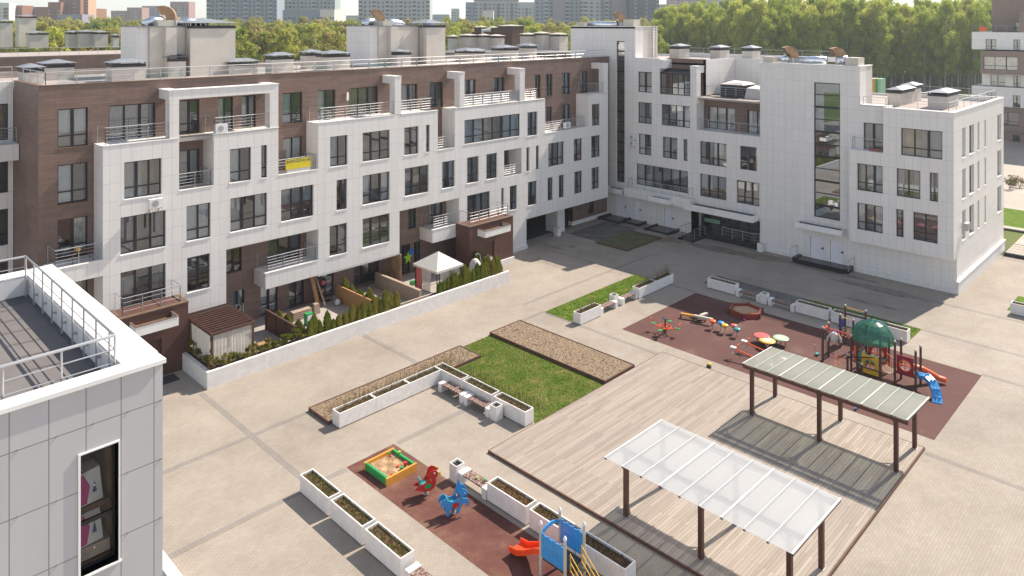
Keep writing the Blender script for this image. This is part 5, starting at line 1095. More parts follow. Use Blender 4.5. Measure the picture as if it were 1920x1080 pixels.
# slide tower
sl = thing('slide_tower', 'small slide tower with blue slatted panels, orange slide and yellow ladder rails', 'slide', (20.9, 17.9, 0), world=True)
for x in (20.55, 21.65):
    for y in (17.55, 18.75):
        MB().tube([(x, y, 0), (x, y, 2.15)], .055, 10).build('post', 'paint_cream', sl); MB().lathe([(.06, 0), (.075, .04), (.06, .1), (.02, .16)], x, y, 10, 2.15).build('post_cap', 'paint_bright_white', sl)
MB().box(20.6, 21.6, 17.6, 18.7, .85, .92).build('platform', 'cap_dark', sl)
def slat_panel(x, nm='side_panel'):
    m = MB()
    for i in range(8):
        y = 17.62 + i * .137; m.box(x - .02, x + .02, y, y + .105, 1.0, 1.85 + .04 * (i % 2))
    for z in (1.05, 1.45, 1.75): m.box(x - .012, x + .012, 17.6, 18.7, z, z + .06)
    o = m.build(nm, 'paint_sky_blue', sl); return o
slat_panel(20.55); slat_panel(21.65)
m = MB()
for i in range(9):
    a0, a1 = pi * i / 9, pi * (i + 1) / 9
    f_ = lambda a_: (20.6 + (1 - cos(a_)) * .5, 1.78 + sin(a_) * .22)
    (xa, za), (xb, zb) = f_(a0), f_(a1); m.hexa([(xa, 18.72, za - .12), (xb, 18.72, zb - .12), (xb, 18.78, zb - .12), (xa, 18.78, za - .12), (xa, 18.72, za), (xb, 18.72, zb), (xb, 18.78, zb), (xa, 18.78, za)])
m.build('arch', 'paint_sky_blue', sl)
m = MB(); prof = [(18.75, .92), (19.2, .78), (19.7, .45), (20.15, .22), (20.6, .16)]
for (ya, za), (yb, zb) in zip(prof[:-1], prof[1:]):
    for xa, xb, h in ((20.75, 21.35, .03), (20.70, 20.75, .2), (21.35, 21.40, .2)): m.hexa([(xa, ya, za - .03), (xb, ya, za - .03), (xb, yb, zb - .03), (xa, yb, zb - .03), (xa, ya, za + h), (xb, ya, za + h), (xb, yb, zb + h), (xa, yb, zb + h)])
m.build('slide', 'paint_bright_orange', sl)
m = MB()
for x in (20.8, 21.45):
    for dz in (0, .28, .56): m.tube([(x, 17.5, .95 + dz), (x, 16.5, .1 + dz)], .02, 6)
    m.tube([(x, 17.5, .9), (x, 17.5, 1.55)], .02, 6); m.tube([(x, 16.5, 0), (x, 16.5, .66)], .02, 6)
m.build('ladder_rail', 'paint_yellow', sl)
m = MB()
for i in range(5): m.box(20.82, 21.43, 17.3 - i * .2, 17.48 - i * .2, .72 - i * .17, .75 - i * .17)
m.build('step', 'cap_dark', sl)

# ------------------------------------------------------------------ large playground
rb = .006
cs = thing('carousel', 'small orange carousel with four green seats', 'carousel', (43.0, 27.8, rb), world=True)
m = MB(); m.tube([(43, 27.8, 0), (43, 27.8, 1.0)], .05, 8); m.lathe([(.2, 1.0), (.22, 1.04), (.04, 1.06)], 43, 27.8, 12); m.build('column', 'cap_dark', cs)
ring = [(43 + .42 * cos(k * pi / 8), 27.8 + .42 * sin(k * pi / 8), .45) for k in range(17)]
m = MB(); m.tube(ring, .035, 6); 
for k in range(4):
    a_ = k * pi / 2 + .2; m.tube([(43, 27.8, .42), (43 + .6 * cos(a_), 27.8 + .6 * sin(a_), .40), (43 + .85 * cos(a_), 27.8 + .85 * sin(a_), .5)], .035, 6)
    cx, cy = 43 + .88 * cos(a_), 27.8 + .88 * sin(a_); dx, dy = -sin(a_) * .17, cos(a_) * .17
    m.tube([(cx + dx, cy + dy, .55), (cx + dx * 1.1 + cos(a_) * .14, cy + dy * 1.1 + sin(a_) * .14, .85), (cx - dx * 1.1 + cos(a_) * .14, cy - dy * 1.1 + sin(a_) * .14, .85), (cx - dx, cy - dy, .55)], .02, 6)
m.build('frame', 'paint_orange', cs)
for k in range(4): a_ = k * pi / 2 + .2; MB().lathe([(.15, 0), (.16, .04), (.02, .05)], 43 + .88 * cos(a_), 27.8 + .88 * sin(a_), 10, .5).build('seat', 'paint_green', cs)
bb = thing('balance_beam', 'yellow and white balance beams forming a bent track', 'balance beam', (47, 27.3, rb), world=True)
def beam(a, b, mat, z=.38, w_=.09): 
    d = Vector((b[0] - a[0], b[1] - a[1], 0)).normalized(); n_ = Vector((-d.y, d.x, 0)) * w_; P = [Vector((*a, 0)), Vector((*b, 0))]
    m = MB(); q = [P[0] - n_, P[1] - n_, P[1] + n_, P[0] + n_]; m.hexa([(v.x, v.y, z - .12) for v in q] + [(v.x, v.y, z) for v in q]); o = m.build('beam', mat, bb)
    for p in (a, b): MB().box(p[0] - .04, p[0] + .04, p[1] - .04, p[1] + .04, 0, z - .121).build('leg', 'timber_brown', o)
beam((46.1, 28.5), (46.5, 27.3), 'paint_wood_yellow', .34); beam((46.3, 27.3), (46.6, 25.9 + .95), 'paint_cream', .3); beam((46.2, 27.5), (46.5, 26.2), 'paint_cream', .46); beam((46.6, 27.2), (47.3, 27.1), 'paint_cream', .42, .11)
for i, (x, y, c_, l_) in enumerate(((45.95, 25.9, 'orange', 'orange mushroom-shaped stepping seat nearest the balance beam'), (46.1, 25.35, 'sky_blue', 'blue mushroom-shaped stepping seat'), (45.9, 24.95, 'yellow', 'yellow mushroom-shaped stepping seat'), (46.3, 24.5, 'pink', 'red mushroom-shaped stepping seat'), (45.9, 24.05, 'teal', 'teal mushroom-shaped stepping seat at the end of the row'))):
    t = thing('stepping_seat', l_, 'play seat', (x, y, rb)); MB().tube([(0, 0, 0), (0, 0, .35)], .03, 8).build('stem', 'steel_dull', t); MB().lathe([(.05, .3), (.2, .47), (.24, .54), (.20, .58), (.05, .6)], 0, 0, 14).build('cap', 'paint_' + c_, t, smooth=True)
hs = thing('hexagonal_sandpit', 'red hexagonal sandpit half in shade', 'sandpit', (50.1, 25.6, rb)); hp = [(1.25 * cos(k * pi / 3 + .3), 1.25 * sin(k * pi / 3 + .3)) for k in range(6)]
MB().prism([(x * .95, y * .95) for x, y in hp], 0, .16).build('sand', 'sand', hs)
for k in range(6):
    (xa, ya), (xb, yb) = hp[k], hp[(k + 1) % 6]; s_ = .90
    MB().hexa([(xa, ya, 0), (xb, yb, 0), (xb * s_, yb * s_, 0), (xa * s_, ya * s_, 0), (xa, ya, .34), (xb, yb, .34), (xb * s_ * .95, yb * s_ * .95, .34), (xa * s_ * .95, ya * s_ * .95, .34)]).build('side', 'paint_brick_red', hs)
    MB().box(xa * 1.01 - .06, xa * 1.01 + .06, ya * 1.01 - .06, ya * 1.01 + .06, 0, .37).build('corner_post', 'timber_brown', hs)
toy('small blue toy inside the hexagonal sandpit', 49.9, 26.45, .17, 'paint_blue'); toy('small yellow toy on the edge of the hexagonal sandpit', 49.4, 26.1, .36, 'paint_yellow', .09, .06); toy('yellow toy in the middle of the hexagonal sandpit', 50.0, 25.1, .17, 'paint_yellow', .06, .08); toy('red toy on the rubber in front of the hexagonal sandpit', 48.75, 25.0, .01, 'paint_magenta', .08, .1)
for x, y, c_, l_ in ((46.2, 22.45, 'pink', 'round pinkish-red play table'), (45.75, 21.85, 'yellow', 'round yellow play table'), (46.75, 21.4, 'mint', 'round pale green play table')):
    t = thing('play_table', l_, 'play table', (x, y, rb)); MB().lathe([(.46, 0), (.5, .02), (.5, .06), (.46, .08)], 0, 0, 24, .42).build('top', 'paint_' + c_, t); MB().lathe([(.36, .0), (.2, .012)], 0, 0, 24, .5).build('top_panel', 'paint_cream' if c_ != 'pink' else 'paint_pink', t)
    for k in range(3): MB().tube([(.32 * cos(k * 2.1 + .4), .32 * sin(k * 2.1 + .4), 0), (.3 * cos(k * 2.1 + .4), .3 * sin(k * 2.1 + .4), .42)], .025, 6).build('leg', 'cap_dark', t)
for i, (xa, ya) in enumerate(((42.85, 22.8), (44.2, 22.75))):
    t = thing('seesaw', ['orange and white seesaw nearer the wooden deck', 'orange and white seesaw nearer the round tables'][i], 'seesaw', (xa, ya - 1.45, rb))
    MB().tube([(0, 1.45, .62), (0, -1.45, .28)], .05, 8).build('beam', 'paint_orange', t); MB().box(-.1, .1, -.1, .1, 0, .4).build('pivot', 'cap_dark', t)
    for y, z in ((1.35, .64), (-1.3, .33)):
        MB().box(-.12, .12, y - .18, y + .18, z, z + .06).build('seat', 'paint_bright_white', t); s_ = 1 if y > 0 else -1
        MB().tube([(-.14, y - .3 * s_, z), (-.14, y - .32 * s_, z + .3), (.14, y - .32 * s_, z + .3), (.14, y - .3 * s_, z)], .018, 6).build('handle', 'paint_orange', t)
        MB().tube([(0, y + .12 * cos(k * pi / 5), z - .22 + .16 * sin(k * pi / 5)) for k in range(11)], .03, 5).build('bumper', 'steel_dull', t)
# climbing frames and dome tower
mk = thing('monkey_bars', 'dark posts with red overhead monkey bars', 'climbing frame', (46.2, 18.5, rb), world=True)
def post(root, x, y, h, mat='post_brown'):
    o = MB().tube([(x, y, rb), (x, y, h)], .068, 8).build('post', mat, root); MB().lathe([(.055, 0), (.08, .05), (.05, .11), (.01, .13)], x, y, 8, h).build('post_cap', 'paint_cream', o)
PD = 'timber_brown'
for x, y, h in ((46.25, 18.5, 2.1), (47.2, 18.5, 2.1), (46.2, 16.75, 2.1), (47.1, 16.7, 2.1)): post(mk, x, y, h, PD)
m = MB(); m.tube([(46.25, 18.5, 2.02), (47.2, 18.5, 2.02)], .035, 6); m.tube([(46.2, 16.75, 2.02), (47.1, 16.7, 2.02)], .035, 6); m.tube([(46.7, 18.5, 2.02), (46.65, 16.72, 2.02)], .035, 6)
for i in range(8): y = 18.3 - i * .21; m.tube([(46.6, y, 2.0), (46.55, y, 1.8), (46.8, y, 1.8), (46.75, y, 2.0)], .018, 5)
m.build('overhead_bar', 'paint_orange', mk); m = MB()
for z in (.4, .8, 1.2, 1.6): m.tube([(46.25, 18.5, z), (47.2, 18.5, z)], .015, 5)
for x in (46.45, 46.7, 46.95): m.tube([(x, 18.5, 0), (x, 18.5, 1.9)], .012, 4)
m.build('rope_net', 'cap_dark', mk)
jk = thing('jacket', 'pale grey jacket hanging from the red monkey bars', 'jacket', (46.7, 18.0, 1.2), world=True); m = MB(); m.lathe([(.20, 0), (.23, .3), (.2, .52), (.09, .62)], 46.68, 17.95, 12, 1.25); m.build('body', 'curtain_cloth', jk, smooth=True); MB().tube([(46.6, 18.1, 1.8), (46.55, 18.3, 1.5), (46.55, 18.33, 1.3)], .07, 7).build('sleeve', 'curtain_cloth', jk); MB().tube([(46.75, 17.75, 1.8), (46.8, 17.6, 1.5), (46.8, 17.58, 1.3)], .07, 7).build('sleeve', 'curtain_cloth', jk)
pf = thing('pull_up_frame', 'tall dark posts with yellow cross bars and hanging rings', 'climbing frame', (49.0, 18.0, rb), world=True)
for x, y, h in ((49.1, 18.5, 2.1), (49.95, 18.5, 2.45), (49.3, 17.75, 1.9), (50.2, 17.3, 2.35)): post(pf, x, y, h, PD)
MB().tube([(49.1, 18.5, 2.05), (49.3, 17.75, 1.85)], .025, 6).build('cross_bar', 'paint_yellow', pf); MB().tube([(49.95, 18.5, 2.4), (50.2, 17.3, 2.3)], .025, 6).build('cross_bar', 'paint_yellow', pf)
for y in (18.3, 18.0): 
    o = MB().tube([(49.17, y + .08 * cos(k * pi / 6), 1.25 + .1 * sin(k * pi / 6)) for k in range(13)], .02, 5).build('ring', 'paint_yellow', pf); MB().tube([(49.17, y, 1.35), (49.17, y, 1.98)], .006, 4).build('rope', 'cap_dark', o)
MB().box(49.9, 49.94, 18.55, 18.9, .6, 1.6).build('side_board', 'paint_blue', pf); MB().box(50.1, 50.4, 19.0, 19.5, .45, .5).build('step', 'paint_blue', pf); MB().box(50.7, 51.0, 18.9, 19.3, .65, .7).build('step', 'paint_blue', pf)
m = MB()
for z in (.5, 1.0, 1.5): m.tube([(49.3, 17.75, z), (50.2, 17.3, z)], .015, 5)
m.build('rung', 'cap_dark', pf)
tw = thing('play_tower', 'climbing tower with a green dome, red window panels and a blue climbing slide', 'play tower', (46.2, 13.2, rb), world=True)
for x, y, h in ((46.2, 15.1, 2.2), (46.2, 16.4, 2.4), (47.7, 15.1, 2.5), (47.7, 16.4, 2.5), (46.2, 14.3, 2.5), (46.2, 13.2, 2.3), (47.3, 13.25, 2.2), (47.3, 14.3, 2.3), (46.0, 16.9, 1.0), (45.5, 15.9, .9)): post(tw, x, y, h, PD)
m = MB(); n = 20; cx, cy, rr = 46.95, 15.75, 1.2
for j in range(6):
    a0, a1 = pi / 2 * j / 6, pi / 2 * (j + 1) / 6
    for k in range(n):
        t0, t1 = 2 * pi * k / n, 2 * pi * (k + 1) / n; q = [(cx + rr * cos(a_) * cos(t) , cy + rr * cos(a_) * sin(t), 2.0 + 1.15 * sin(a_)) for a_, t in ((a0, t0), (a0, t1), (a1, t1), (a1, t0))]; m.quad(*q)
m.build('dome', 'dome_green', tw, smooth=True)
m = MB()
for k in range(8): t = k * pi / 4; m.tube([(cx + (rr + .01) * cos(j * pi / 16) * cos(t), cy + (rr + .01) * cos(j * pi / 16) * sin(t), 2.0 + 1.16 * sin(j * pi / 16)) for j in range(9)], .014, 4)
m.build('dome_rib', 'paint_teal', tw)
MB().box(46.25, 47.65, 15.15, 16.35, .75, .82).build('platform', 'cap_dark', tw); MB().box(46.25, 47.25, 13.25, 14.25, .72, .8).build('platform', 'cap_dark', tw)
def framed(xp, ya, yb, z0, z1, mat, name, wn_=True, ringmat='paint_orange'):
    m = MB(); f_ = Fr('X', xp); n = 16; cu, cz = (ya + yb) / 2, (z0 + z1) / 2; r_ = min(yb - ya, z1 - z0) * .34
    corners = [(yb, z1), (ya, z1), (ya, z0), (yb, z0)]
    for q in range(4):
        arc = [(cu + r_ * cos(pi / 4 + (q * 4 + k) * 2 * pi / n), cz + r_ * sin(pi / 4 + (q * 4 + k) * 2 * pi / n)) for k in range(5)]
        a_, b_ = corners[q], corners[(q + 1) % 4]
        for d_ in (0, .04): m.add([f_.P(*(p[0], d_, p[1])) for p in [a_, b_] + arc[::-1]], [tuple(range(7))])
    for q in range(4):
        a_, b_ = corners[q], corners[(q + 1) % 4]; m.quad(f_.P(a_[0], 0, a_[1]), f_.P(b_[0], 0, b_[1]), f_.P(b_[0], .04, b_[1]), f_.P(a_[0], .04, a_[1]))
    o = m.build(name, mat, tw)
    if wn_:
        r2 = MB(); r2.tube([f_.P(cu + r_ * 1.02 * cos(k * 2 * pi / n), .02, cz + r_ * 1.02 * sin(k * 2 * pi / n)) for k in range(n + 1)], .035, 6); f_.box(r2, cu - .025, cu + .025, .0, .04, cz - r_, cz + r_); f_.box(r2, cu - r_, cu + r_, .002, .038, cz - .025, cz + .025); r2.build('window_ring', ringmat, o)
    return o
framed(46.17, 13.3, 14.2, .8, 1.85, 'paint_dark_red', 'red_panel'); framed(47.7, 15.2, 16.3, .35, 1.45, 'paint_red', 'red_panel'); framed(46.17, 15.2, 16.15, .2, 1.3, 'paint_yellow', 'yellow_panel', True, 'paint_wood_yellow')
MB().box(46.4, 47.1, 16.42, 16.46, .2, 1.1).build('teal_panel', 'paint_teal', tw); MB().box(46.18, 46.22, 16.45, 16.6, .6, 1.6).build('orange_panel', 'paint_orange', tw)
m = MB()
for i in range(9): y = 14.35 + i * .085; m.box(46.3, 47.2, y, y + .06, .62 - .12 * sin(i * pi / 8), .65 - .12 * sin(i * pi / 8))
m.build('rope_bridge', 'pale_board', tw); m = MB()
for x in (46.25, 47.25):
    m.tube([(x, 14.3, 1.3), (x, 14.7, 1.1), (x, 15.1, 1.3)], .02, 5)
    for i in range(7): y = 14.4 + i * .1; m.tube([(x, y, .58), (x, y, 1.15)], .01, 4)
m.build('bridge_rail', 'paint_orange', tw)
m = MB(); m.tube([(45.5, 15.9, .85), (46.0, 16.9, .9)], .035, 6); m.tube([(45.5, 15.9, .8), (46.2, 15.1, .5)], .035, 6); m.tube([(46.0, 16.9, .9), (46.2, 15.4, 1.25)], .035, 6); m.build('low_rail', 'cap_dark', tw)
m = MB(); 
for k in range(3): m.tube([(46.0 + .5 * cos(j * pi / 8), 17.2 + .4 * sin(j * pi / 8), .25 + k * .25) for j in range(9)], .015, 4)
m.build('orange_hoop', 'paint_orange', tw)
path = [(46.75, 13.15, .85), (46.7, 12.75, .95), (46.5, 12.4, .8), (46.2, 12.15, .5), (45.9, 12.0, .2), (45.6, 11.95, .05)]
m = MB()
for (xa, ya, za), (xb, yb, zb) in zip(path[:-1], path[1:]):
    d = Vector((xb - xa, yb - ya, 0)).normalized(); n_ = Vector((-d.y, d.x, 0)) * .24
    m.hexa([(xa - n_.x, ya - n_.y, max(0, za - .22)), (xb - n_.x, yb - n_.y, max(0, zb - .22)), (xb + n_.x, yb + n_.y, max(0, zb - .22)), (xa + n_.x, ya + n_.y, max(0, za - .22)), (xa - n_.x, ya - n_.y, za), (xb - n_.x, yb - n_.y, zb), (xb + n_.x, yb + n_.y, zb), (xa + n_.x, ya + n_.y, za)])
    for s_ in (-.14, .1): m.box(xa - n_.x * s_ * 3 - .05, xa - n_.x * s_ * 3 + .06, ya - n_.y * s_ * 3 - .05, ya - n_.y * s_ * 3 + .05, za + .003, za + .07)
m.build('climbing_slide', 'paint_sky_blue', tw)
m = MB(); sp = [(47.3, 13.7, .95), (47.7, 13.3, .8), (48.1, 12.9, .5), (48.3, 12.6, .3), (48.4, 12.3, .25)]
m.tube(sp, .16, 8); m.lathe([(.05, 0), (.16, .1), (.1, .26)], 48.4, 12.3, 10, .1); m.build('orange_slide', 'paint_orange', tw)
sg = thing('scooter', 'small teal child scooter standing on the rubber', 'scooter', (46.9, 19.1, rb), world=True); MB().box(46.75, 47.05, 19.0, 19.2, .08, .14).build('deck', 'paint_teal', sg); MB().tube([(46.75, 19.15, .1), (46.72, 19.18, .72)], .015, 6).tube([(46.72, 19.05, .72), (46.72, 19.31, .72)], .015, 6).build('handlebar', 'steel', sg)
for x, y in ((46.75, 19.1), (47.03, 19.02), (47.03, 19.18)): MB().tube([(x, y - .02, .06), (x, y + .02, .06)], .05, 8).build('wheel', 'cap_dark', sg)
bt = thing('toy_truck', 'small black and yellow toy on the paving by the deck corner', 'toy', (40.45, 23.05, 0), world=True); MB().lathe([(.1, 0), (.16, .08), (.14, .22)], 40.45, 23.05, 10, .01).build('body', 'cap_dark', bt); MB().lathe([(.12, 0), (.1, .08), (.03, .1)], 40.5, 23.02, 10, .24).build('top', 'paint_yellow', bt)
ks = thing('kick_scooter', 'blue kick scooter lying near the posts of the far canopy', 'scooter', (42.0, 14.9, rb)); MB().box(-.35, .25, -.06, .06, .08, .12).build('deck', 'paint_blue', ks); MB().tube([(.25, 0, .1), (.45, .05, .12), (.8, .3, .15)], .02, 6).build('stem', 'paint_blue', ks); MB().tube([(.25, -.02, .07), (.25, .02, .07)], .07, 10).tube([(-.33, -.02, .07), (-.33, .02, .07)], .07, 10).split('wheel', 'cap_dark', ks)
# curb wall by the near building
tag(MB().box(10.55, 10.95, 16, 30.07, 0, .5).build('ramp_wall', 'white_concrete'), 'white low wall just behind the near block at the bottom edge', 'wall')
flat('ramp', 6, 10.5, 16, 30, .004, 'asphalt')
#@@PART4

# ================================================================== BUILDINGS BEHIND
def px_box(pxl, pxr, D, depth):           # a box D metres out whose -Y/-X corner faces us, from photo columns
    return far(pxl, D), far(pxr, D)
def block(root, x0, x1, y0_, y1_, z0, z1, mat, name='wall'): return MB().box(x0, x1, y0_, y1_, z0, z1).build(name, mat, root)
rbk = thing('rear_building', 'brown apartment building with rooftop vents behind the left end of the long building', 'building', (30, 110, 0), world=True)
block(rbk, 15.5, 36, 96, 110, 0, 17.35, 'brown_cladding'); block(rbk, -20, 15.49, 101, 110, 0, 17.35, 'brown_cladding')
fr = Fr('Y', 95.97)
for x in (22, 30): window(rbk, fr, x, x + 1.8, 14.0, 16.2, d=0, depth=.0001 + .9, curt=.9)
MB().box(15.8, 36, 96.3, 110, 17.351, 17.4).build('roof', 'roof_paving', rbk)
railing(rbk, [(-20, 101.3), (15.2, 101.3)], 17.4, h=.9, step=2, bars=1, name='roof_railing'); railing(rbk, [(15.8, 96.2), (35.8, 96.2)], 17.4, h=.9, step=2, bars=1, name='roof_railing')
def ch2(root, pl, pr, D, zb, yt, dep=2.5, mat='plaster', cap='cap_metal'):
    (xa, ya), (xb, yb) = far(pl, D), far(pr, D); w_ = math.hypot(xb - xa, yb - ya) * .75; x0, y0_ = (xa + xb) / 2 - w_ / 2, (ya + yb) / 2 - dep / 2
    chimney(root, x0, x0 + w_, y0_, y0_ + min(dep, w_ * 1.2), zb, ztop(yt, D), mat, cap)
for a, b_, y in ((-4, 22, 41), (30, 66, 32), (50, 90, 63), (122, 148, 62), (142, 180, 61), (172, 200, 62), (206, 219, 68)): ch2(rbk, a, b_, 114 if a != 30 else 118, 17.4, y)
rb2 = thing('rear_building', 'pale vent shafts and railings on the roof behind the middle of the long building', 'building', (90, 100, 0), world=True)
(xa, ya), (xb, yb) = far(832, 112), far(1072, 112)
MB().prism([(xa, ya), (xb, yb), (xb + 12, yb + 12), (xa + 12, ya + 12)], 0, 16.6).build('wall', 'brown_cladding', rb2)
railing(rb2, [(xa, ya), (xb, yb)], 16.7, h=1.0, step=2.5, bars=2, name='roof_railing'); MB().prism([(xa, ya), (xb, yb), (xb + .4, yb + .4), (xa + .4, ya + .4)], 16.6, 16.9).build('parapet', 'white_paint', rb2)
for a, b_, y in ((836, 852, 70), (862, 892, 68), (893, 913, 68), (915, 942, 69), (975, 1000, 66), (1000, 1026, 64), (1030, 1062, 66)): ch2(rb2, a, b_, 120, 16.7, y, cap='paint_cream')
(xa, ya), (xb, yb) = far(884, 150), far(976, 150)
rb3 = thing('rear_building', 'dark brown rooftop block with pale caps in front of the far trees', 'building', (xa, ya, 0), world=True)
MB().prism([(xa, ya), (xb, yb), (xb + 9, yb + 9), (xa + 9, ya + 9)], 0, ztop(60, 150)).build('wall', 'dark_brown_cladding', rb3)
ch2(rb3, 888, 908, 152, 17, 52, 3, 'dark_brown_cladding', 'paint_cream'); ch2(rb3, 930, 972, 148, 16, 50, 6, 'dark_brown_cladding', 'paint_cream'); ch2(rb3, 912, 928, 154, 17, 53, 3, 'dark_brown_cladding', 'paint_cream')
MB().tube([(*far(905, 147), ztop(75, 147)), (*far(905, 147), ztop(57, 147)), (*far(920, 147), ztop(56, 147))], .35, 8).build('duct', 'paint_bright_white', rb3)

# building at the right edge
XR = 157.0; YR = 35.6
rg = thing('apartment_block', 'stacked white and tan apartment block at the right edge before the forest', 'apartment building', (XR, YR, 0), world=True)
fR = Fr('X', XR)
def zR(y): return ztop(y, 136.5)
lv = [(60, 92, 'white_paint', 35.4, -1.0), (94, 136, 'tan_cladding', 31.6, -2.2), (137, 159, 'white_paint', 31.0, 0), (160, 196, 'white_paint', 35.4, -.6), (197, 240, 'tan_cladding', 33.5, 0), (240, 262, 'tan_cladding', 33.2, .4)]
def yat(px, X=XR):
    t = (px - 960) / F_PX; D = X / (cos(AZ) + t * sin(AZ)); return D * (sin(AZ) - t * cos(AZ))
holes = {0: [(1848, 1868, 73, 92), (1900, 1913, 73, 93)], 1: [(1844, 1908, 104, 128)], 2: [(1857, 1884, 138, 158), (1900, 1913, 139, 161)], 3: [(1850, 1868, 171, 190), (1899, 1913, 174, 196)], 4: [(1868, 1911, 206, 230)], 5: [(1899, 1913, 247, 266)]}
tops = [1822, 1838, 1841, 1822, 1884, 1884]
for i, (ya_, yb_, mt, yl, dx) in enumerate(lv):
    X_ = XR + dx; f_ = Fr('X', X_); mb = MB(); z1_, z0_ = zR(ya_), zR(yb_)
    hs = [(yat(b_, X_), yat(a, X_), max(zR(d_), z0_ + .05), zR(c_)) for a, b_, c_, d_ in holes[i]]
    wall(mb, f_, [(-10, yat(tops[i] if i < 4 else 1836, X_), z0_ + .01, z1_)], hs, .3, 14)
    o = mb.build('storey', mt, rg)
    for h_ in hs: window(o, f_, *h_, d=.25, depth=1.5, curt=.9, ledge=False, cols=3 if h_[1] - h_[0] > 4 else 2)
    MB().box(X_ + .02, XR + 14, -10, yat(tops[i] if i < 4 else 1836, X_) - .01, z1_ - .15, z1_ + .02).build('roof', 'cap_dark', rg)
MB().box(XR + 3, XR + 14, -10, yat(1860, XR + 3), zR(60), zR(-30)).build('tower', 'tan_cladding', rg)
MB().box(XR - .9, XR + 3, -10, yat(1913), zR(60), zR(23)).build('stair_wing', 'tan_cladding', rg)
window(rg, Fr('X', XR + 2.98), yat(1908), yat(1896), zR(59), zR(42), d=-.05, depth=.02 + .03, ledge=False, cols=1, curt=.9)
railing(rg, [(XR - .8, yat(1826)), (XR - .8, yat(1912))], zR(60), h=1.15, step=2, bars=2, name='terrace_railing')
MB().box(XR + 3, XR + 13, -10, yat(1850), 0, 3).build('ground_storey', 'tan_cladding', rg)
tag(MB().box(XR - .95, XR - .9, yat(1853), yat(1838), zR(58), zR(50)).build('orange_cloth', 'paint_orange'), 'orange cloth hung over the roof terrace railing of the right edge block', 'cloth')
pk = thing('pavilion', 'small striped green, white and orange kiosk wall beyond the white wing roof', 'kiosk', (*far(1645, 150), 0), world=True); kx, ky = far(1645, 150)
for i, c_ in enumerate(('mint', 'green', 'wood_yellow', 'cream', 'green')): MB().box(kx, kx + 3, ky - .6 + i * .5, ky - .1 + i * .5, 0, ztop(148, 150)).build('stripe_panel', 'paint_' + c_, pk)

# ================================================================== FAR TOWERS
simple('far_bluegrey', (.27, .32, .37), .9, .05, .02); simple('far_pale', (.41, .43, .44), .9, .05, .02); simple('far_brick', (.26, .12, .075), .9, .05, .02)  # extra blue in the far tower colours paints in some of the haze
simple('far_peach', (.50, .30, .20), .9, .05, .02); simple('far_pink', (.34, .21, .19), .9, .05, .02); simple('far_green', (.34, .39, .36), .9, .05, .02); simple('far_dark', (.06, .08, .11), .5, .05, .02); simple('far_violet', (.28, .26, .31), .9, .05, .02)
simple('far_pane', (.09, .11, .14), .35, .2, .05); simple('far_loggia', (.50, .52, .50), .8, .06, .05); simple('far_white', (.66, .64, .60), .9, .05, .02)
def tower(label, pl, pr, yt, D, mat, cols, yaw=0.0, band='far_loggia', deep=18, fill=.5, roof=None, cat='tower block'):
    (xa, ya), (xb, yb) = far(pl, D), far(pr, D); L = math.hypot(xb - xa, yb - ya); zt = max(ztop(yt, D), 12)
    a_ = math.atan2(yb - ya, xb - xa) + yaw
    t = thing('tower_block', label, cat, (xa, ya, 0), a_)
    MB().box(0, L, 0, deep, -2, zt).build('wall', mat, t)
    rnd = random.Random(int(pl)); n = int((zt - 4) / 3); cw = L / max(cols, 1); m = MB(); b_ = MB()
    vis0 = max(0, int((CAMH - (110 - HZ) * D / F_PX) / 3))
    for j in range(vis0, n):
        z = 2 + j * 3
        for i in range(cols):
            kind = (i * 7 + int(pl)) % 3
            if kind == 0: b_.box(i * cw + cw * .12, i * cw + cw * .88, -.9, -.02, z, z + 1.1); m.quad((i * cw + cw * .14, -.05, z + 1.15), (i * cw + cw * .86, -.05, z + 1.15), (i * cw + cw * .86, -.05, z + 2.6), (i * cw + cw * .14, -.05, z + 2.6))
            else:
                q = cw * (fill if kind == 1 else fill * .7); c_ = i * cw + cw / 2; m.quad((c_ - q / 2, -.04, z + .9), (c_ + q / 2, -.04, z + .9), (c_ + q / 2, -.04, z + 2.4), (c_ - q / 2, -.04, z + 2.4))
    if not cols: pass
    m.g = b_.g = []
    if m.f: m.build('window_rows', 'far_pane', t, kind='stuff')
    if b_.f: b_.build('balcony_rows', band, t, kind='stuff')
    if roof: MB().box(-.5, L + .5, -.5, deep, zt, zt + 3).build('roof', roof, t)
    return t
T = tower
T('white-sided tower block cut by the left edge of the photo', -20, 12, 5, 620, 'far_white', 3, .3, 'far_peach')
T('dark brick block with pale balconies second from the left edge', 14, 40, 10, 640, 'far_brick', 4, .1)
T('low grey brick block left of the stepped brick towers', 52, 72, 13, 660, 'far_violet', 3, 0)
T('plain red-brown brick end wall left of the stepped towers', 69, 90, 13, 640, 'far_brick', 0, .0)
T('stepped brick tower with peach balconies, its lower left step', 90, 112, 4, 640, 'far_brick', 4, .15, 'far_peach')
T('stepped brick tower with peach balconies, its middle step', 110, 148, -6, 650, 'far_brick', 6, .15, 'far_peach')
T('stepped brick tower with peach balconies, its tallest right step', 146, 164, -16, 660, 'far_peach', 3, .15, 'far_white')
T('grey-fronted low block before the brick towers', 108, 154, 27, 600, 'far_violet', 5, 0)
T('small brick block right of the stepped towers', 163, 180, 16, 680, 'far_brick', 3, 0)
T('hazy pinkish stepped block, lower part, behind the left stair head', 208, 240, 20, 900, 'far_pink', 4, 0); T('hazy pinkish stepped block, upper part, behind the left stair head', 238, 266, 14, 900, 'far_pink', 4, 0); T('hazy pale block right of the pinkish stepped block', 266, 300, 11, 940, 'far_violet', 4, 0)
T('hazy twin-topped pale tower behind the rooftop exhaust hood', 319, 354, 3, 880, 'far_pink', 5, 0)
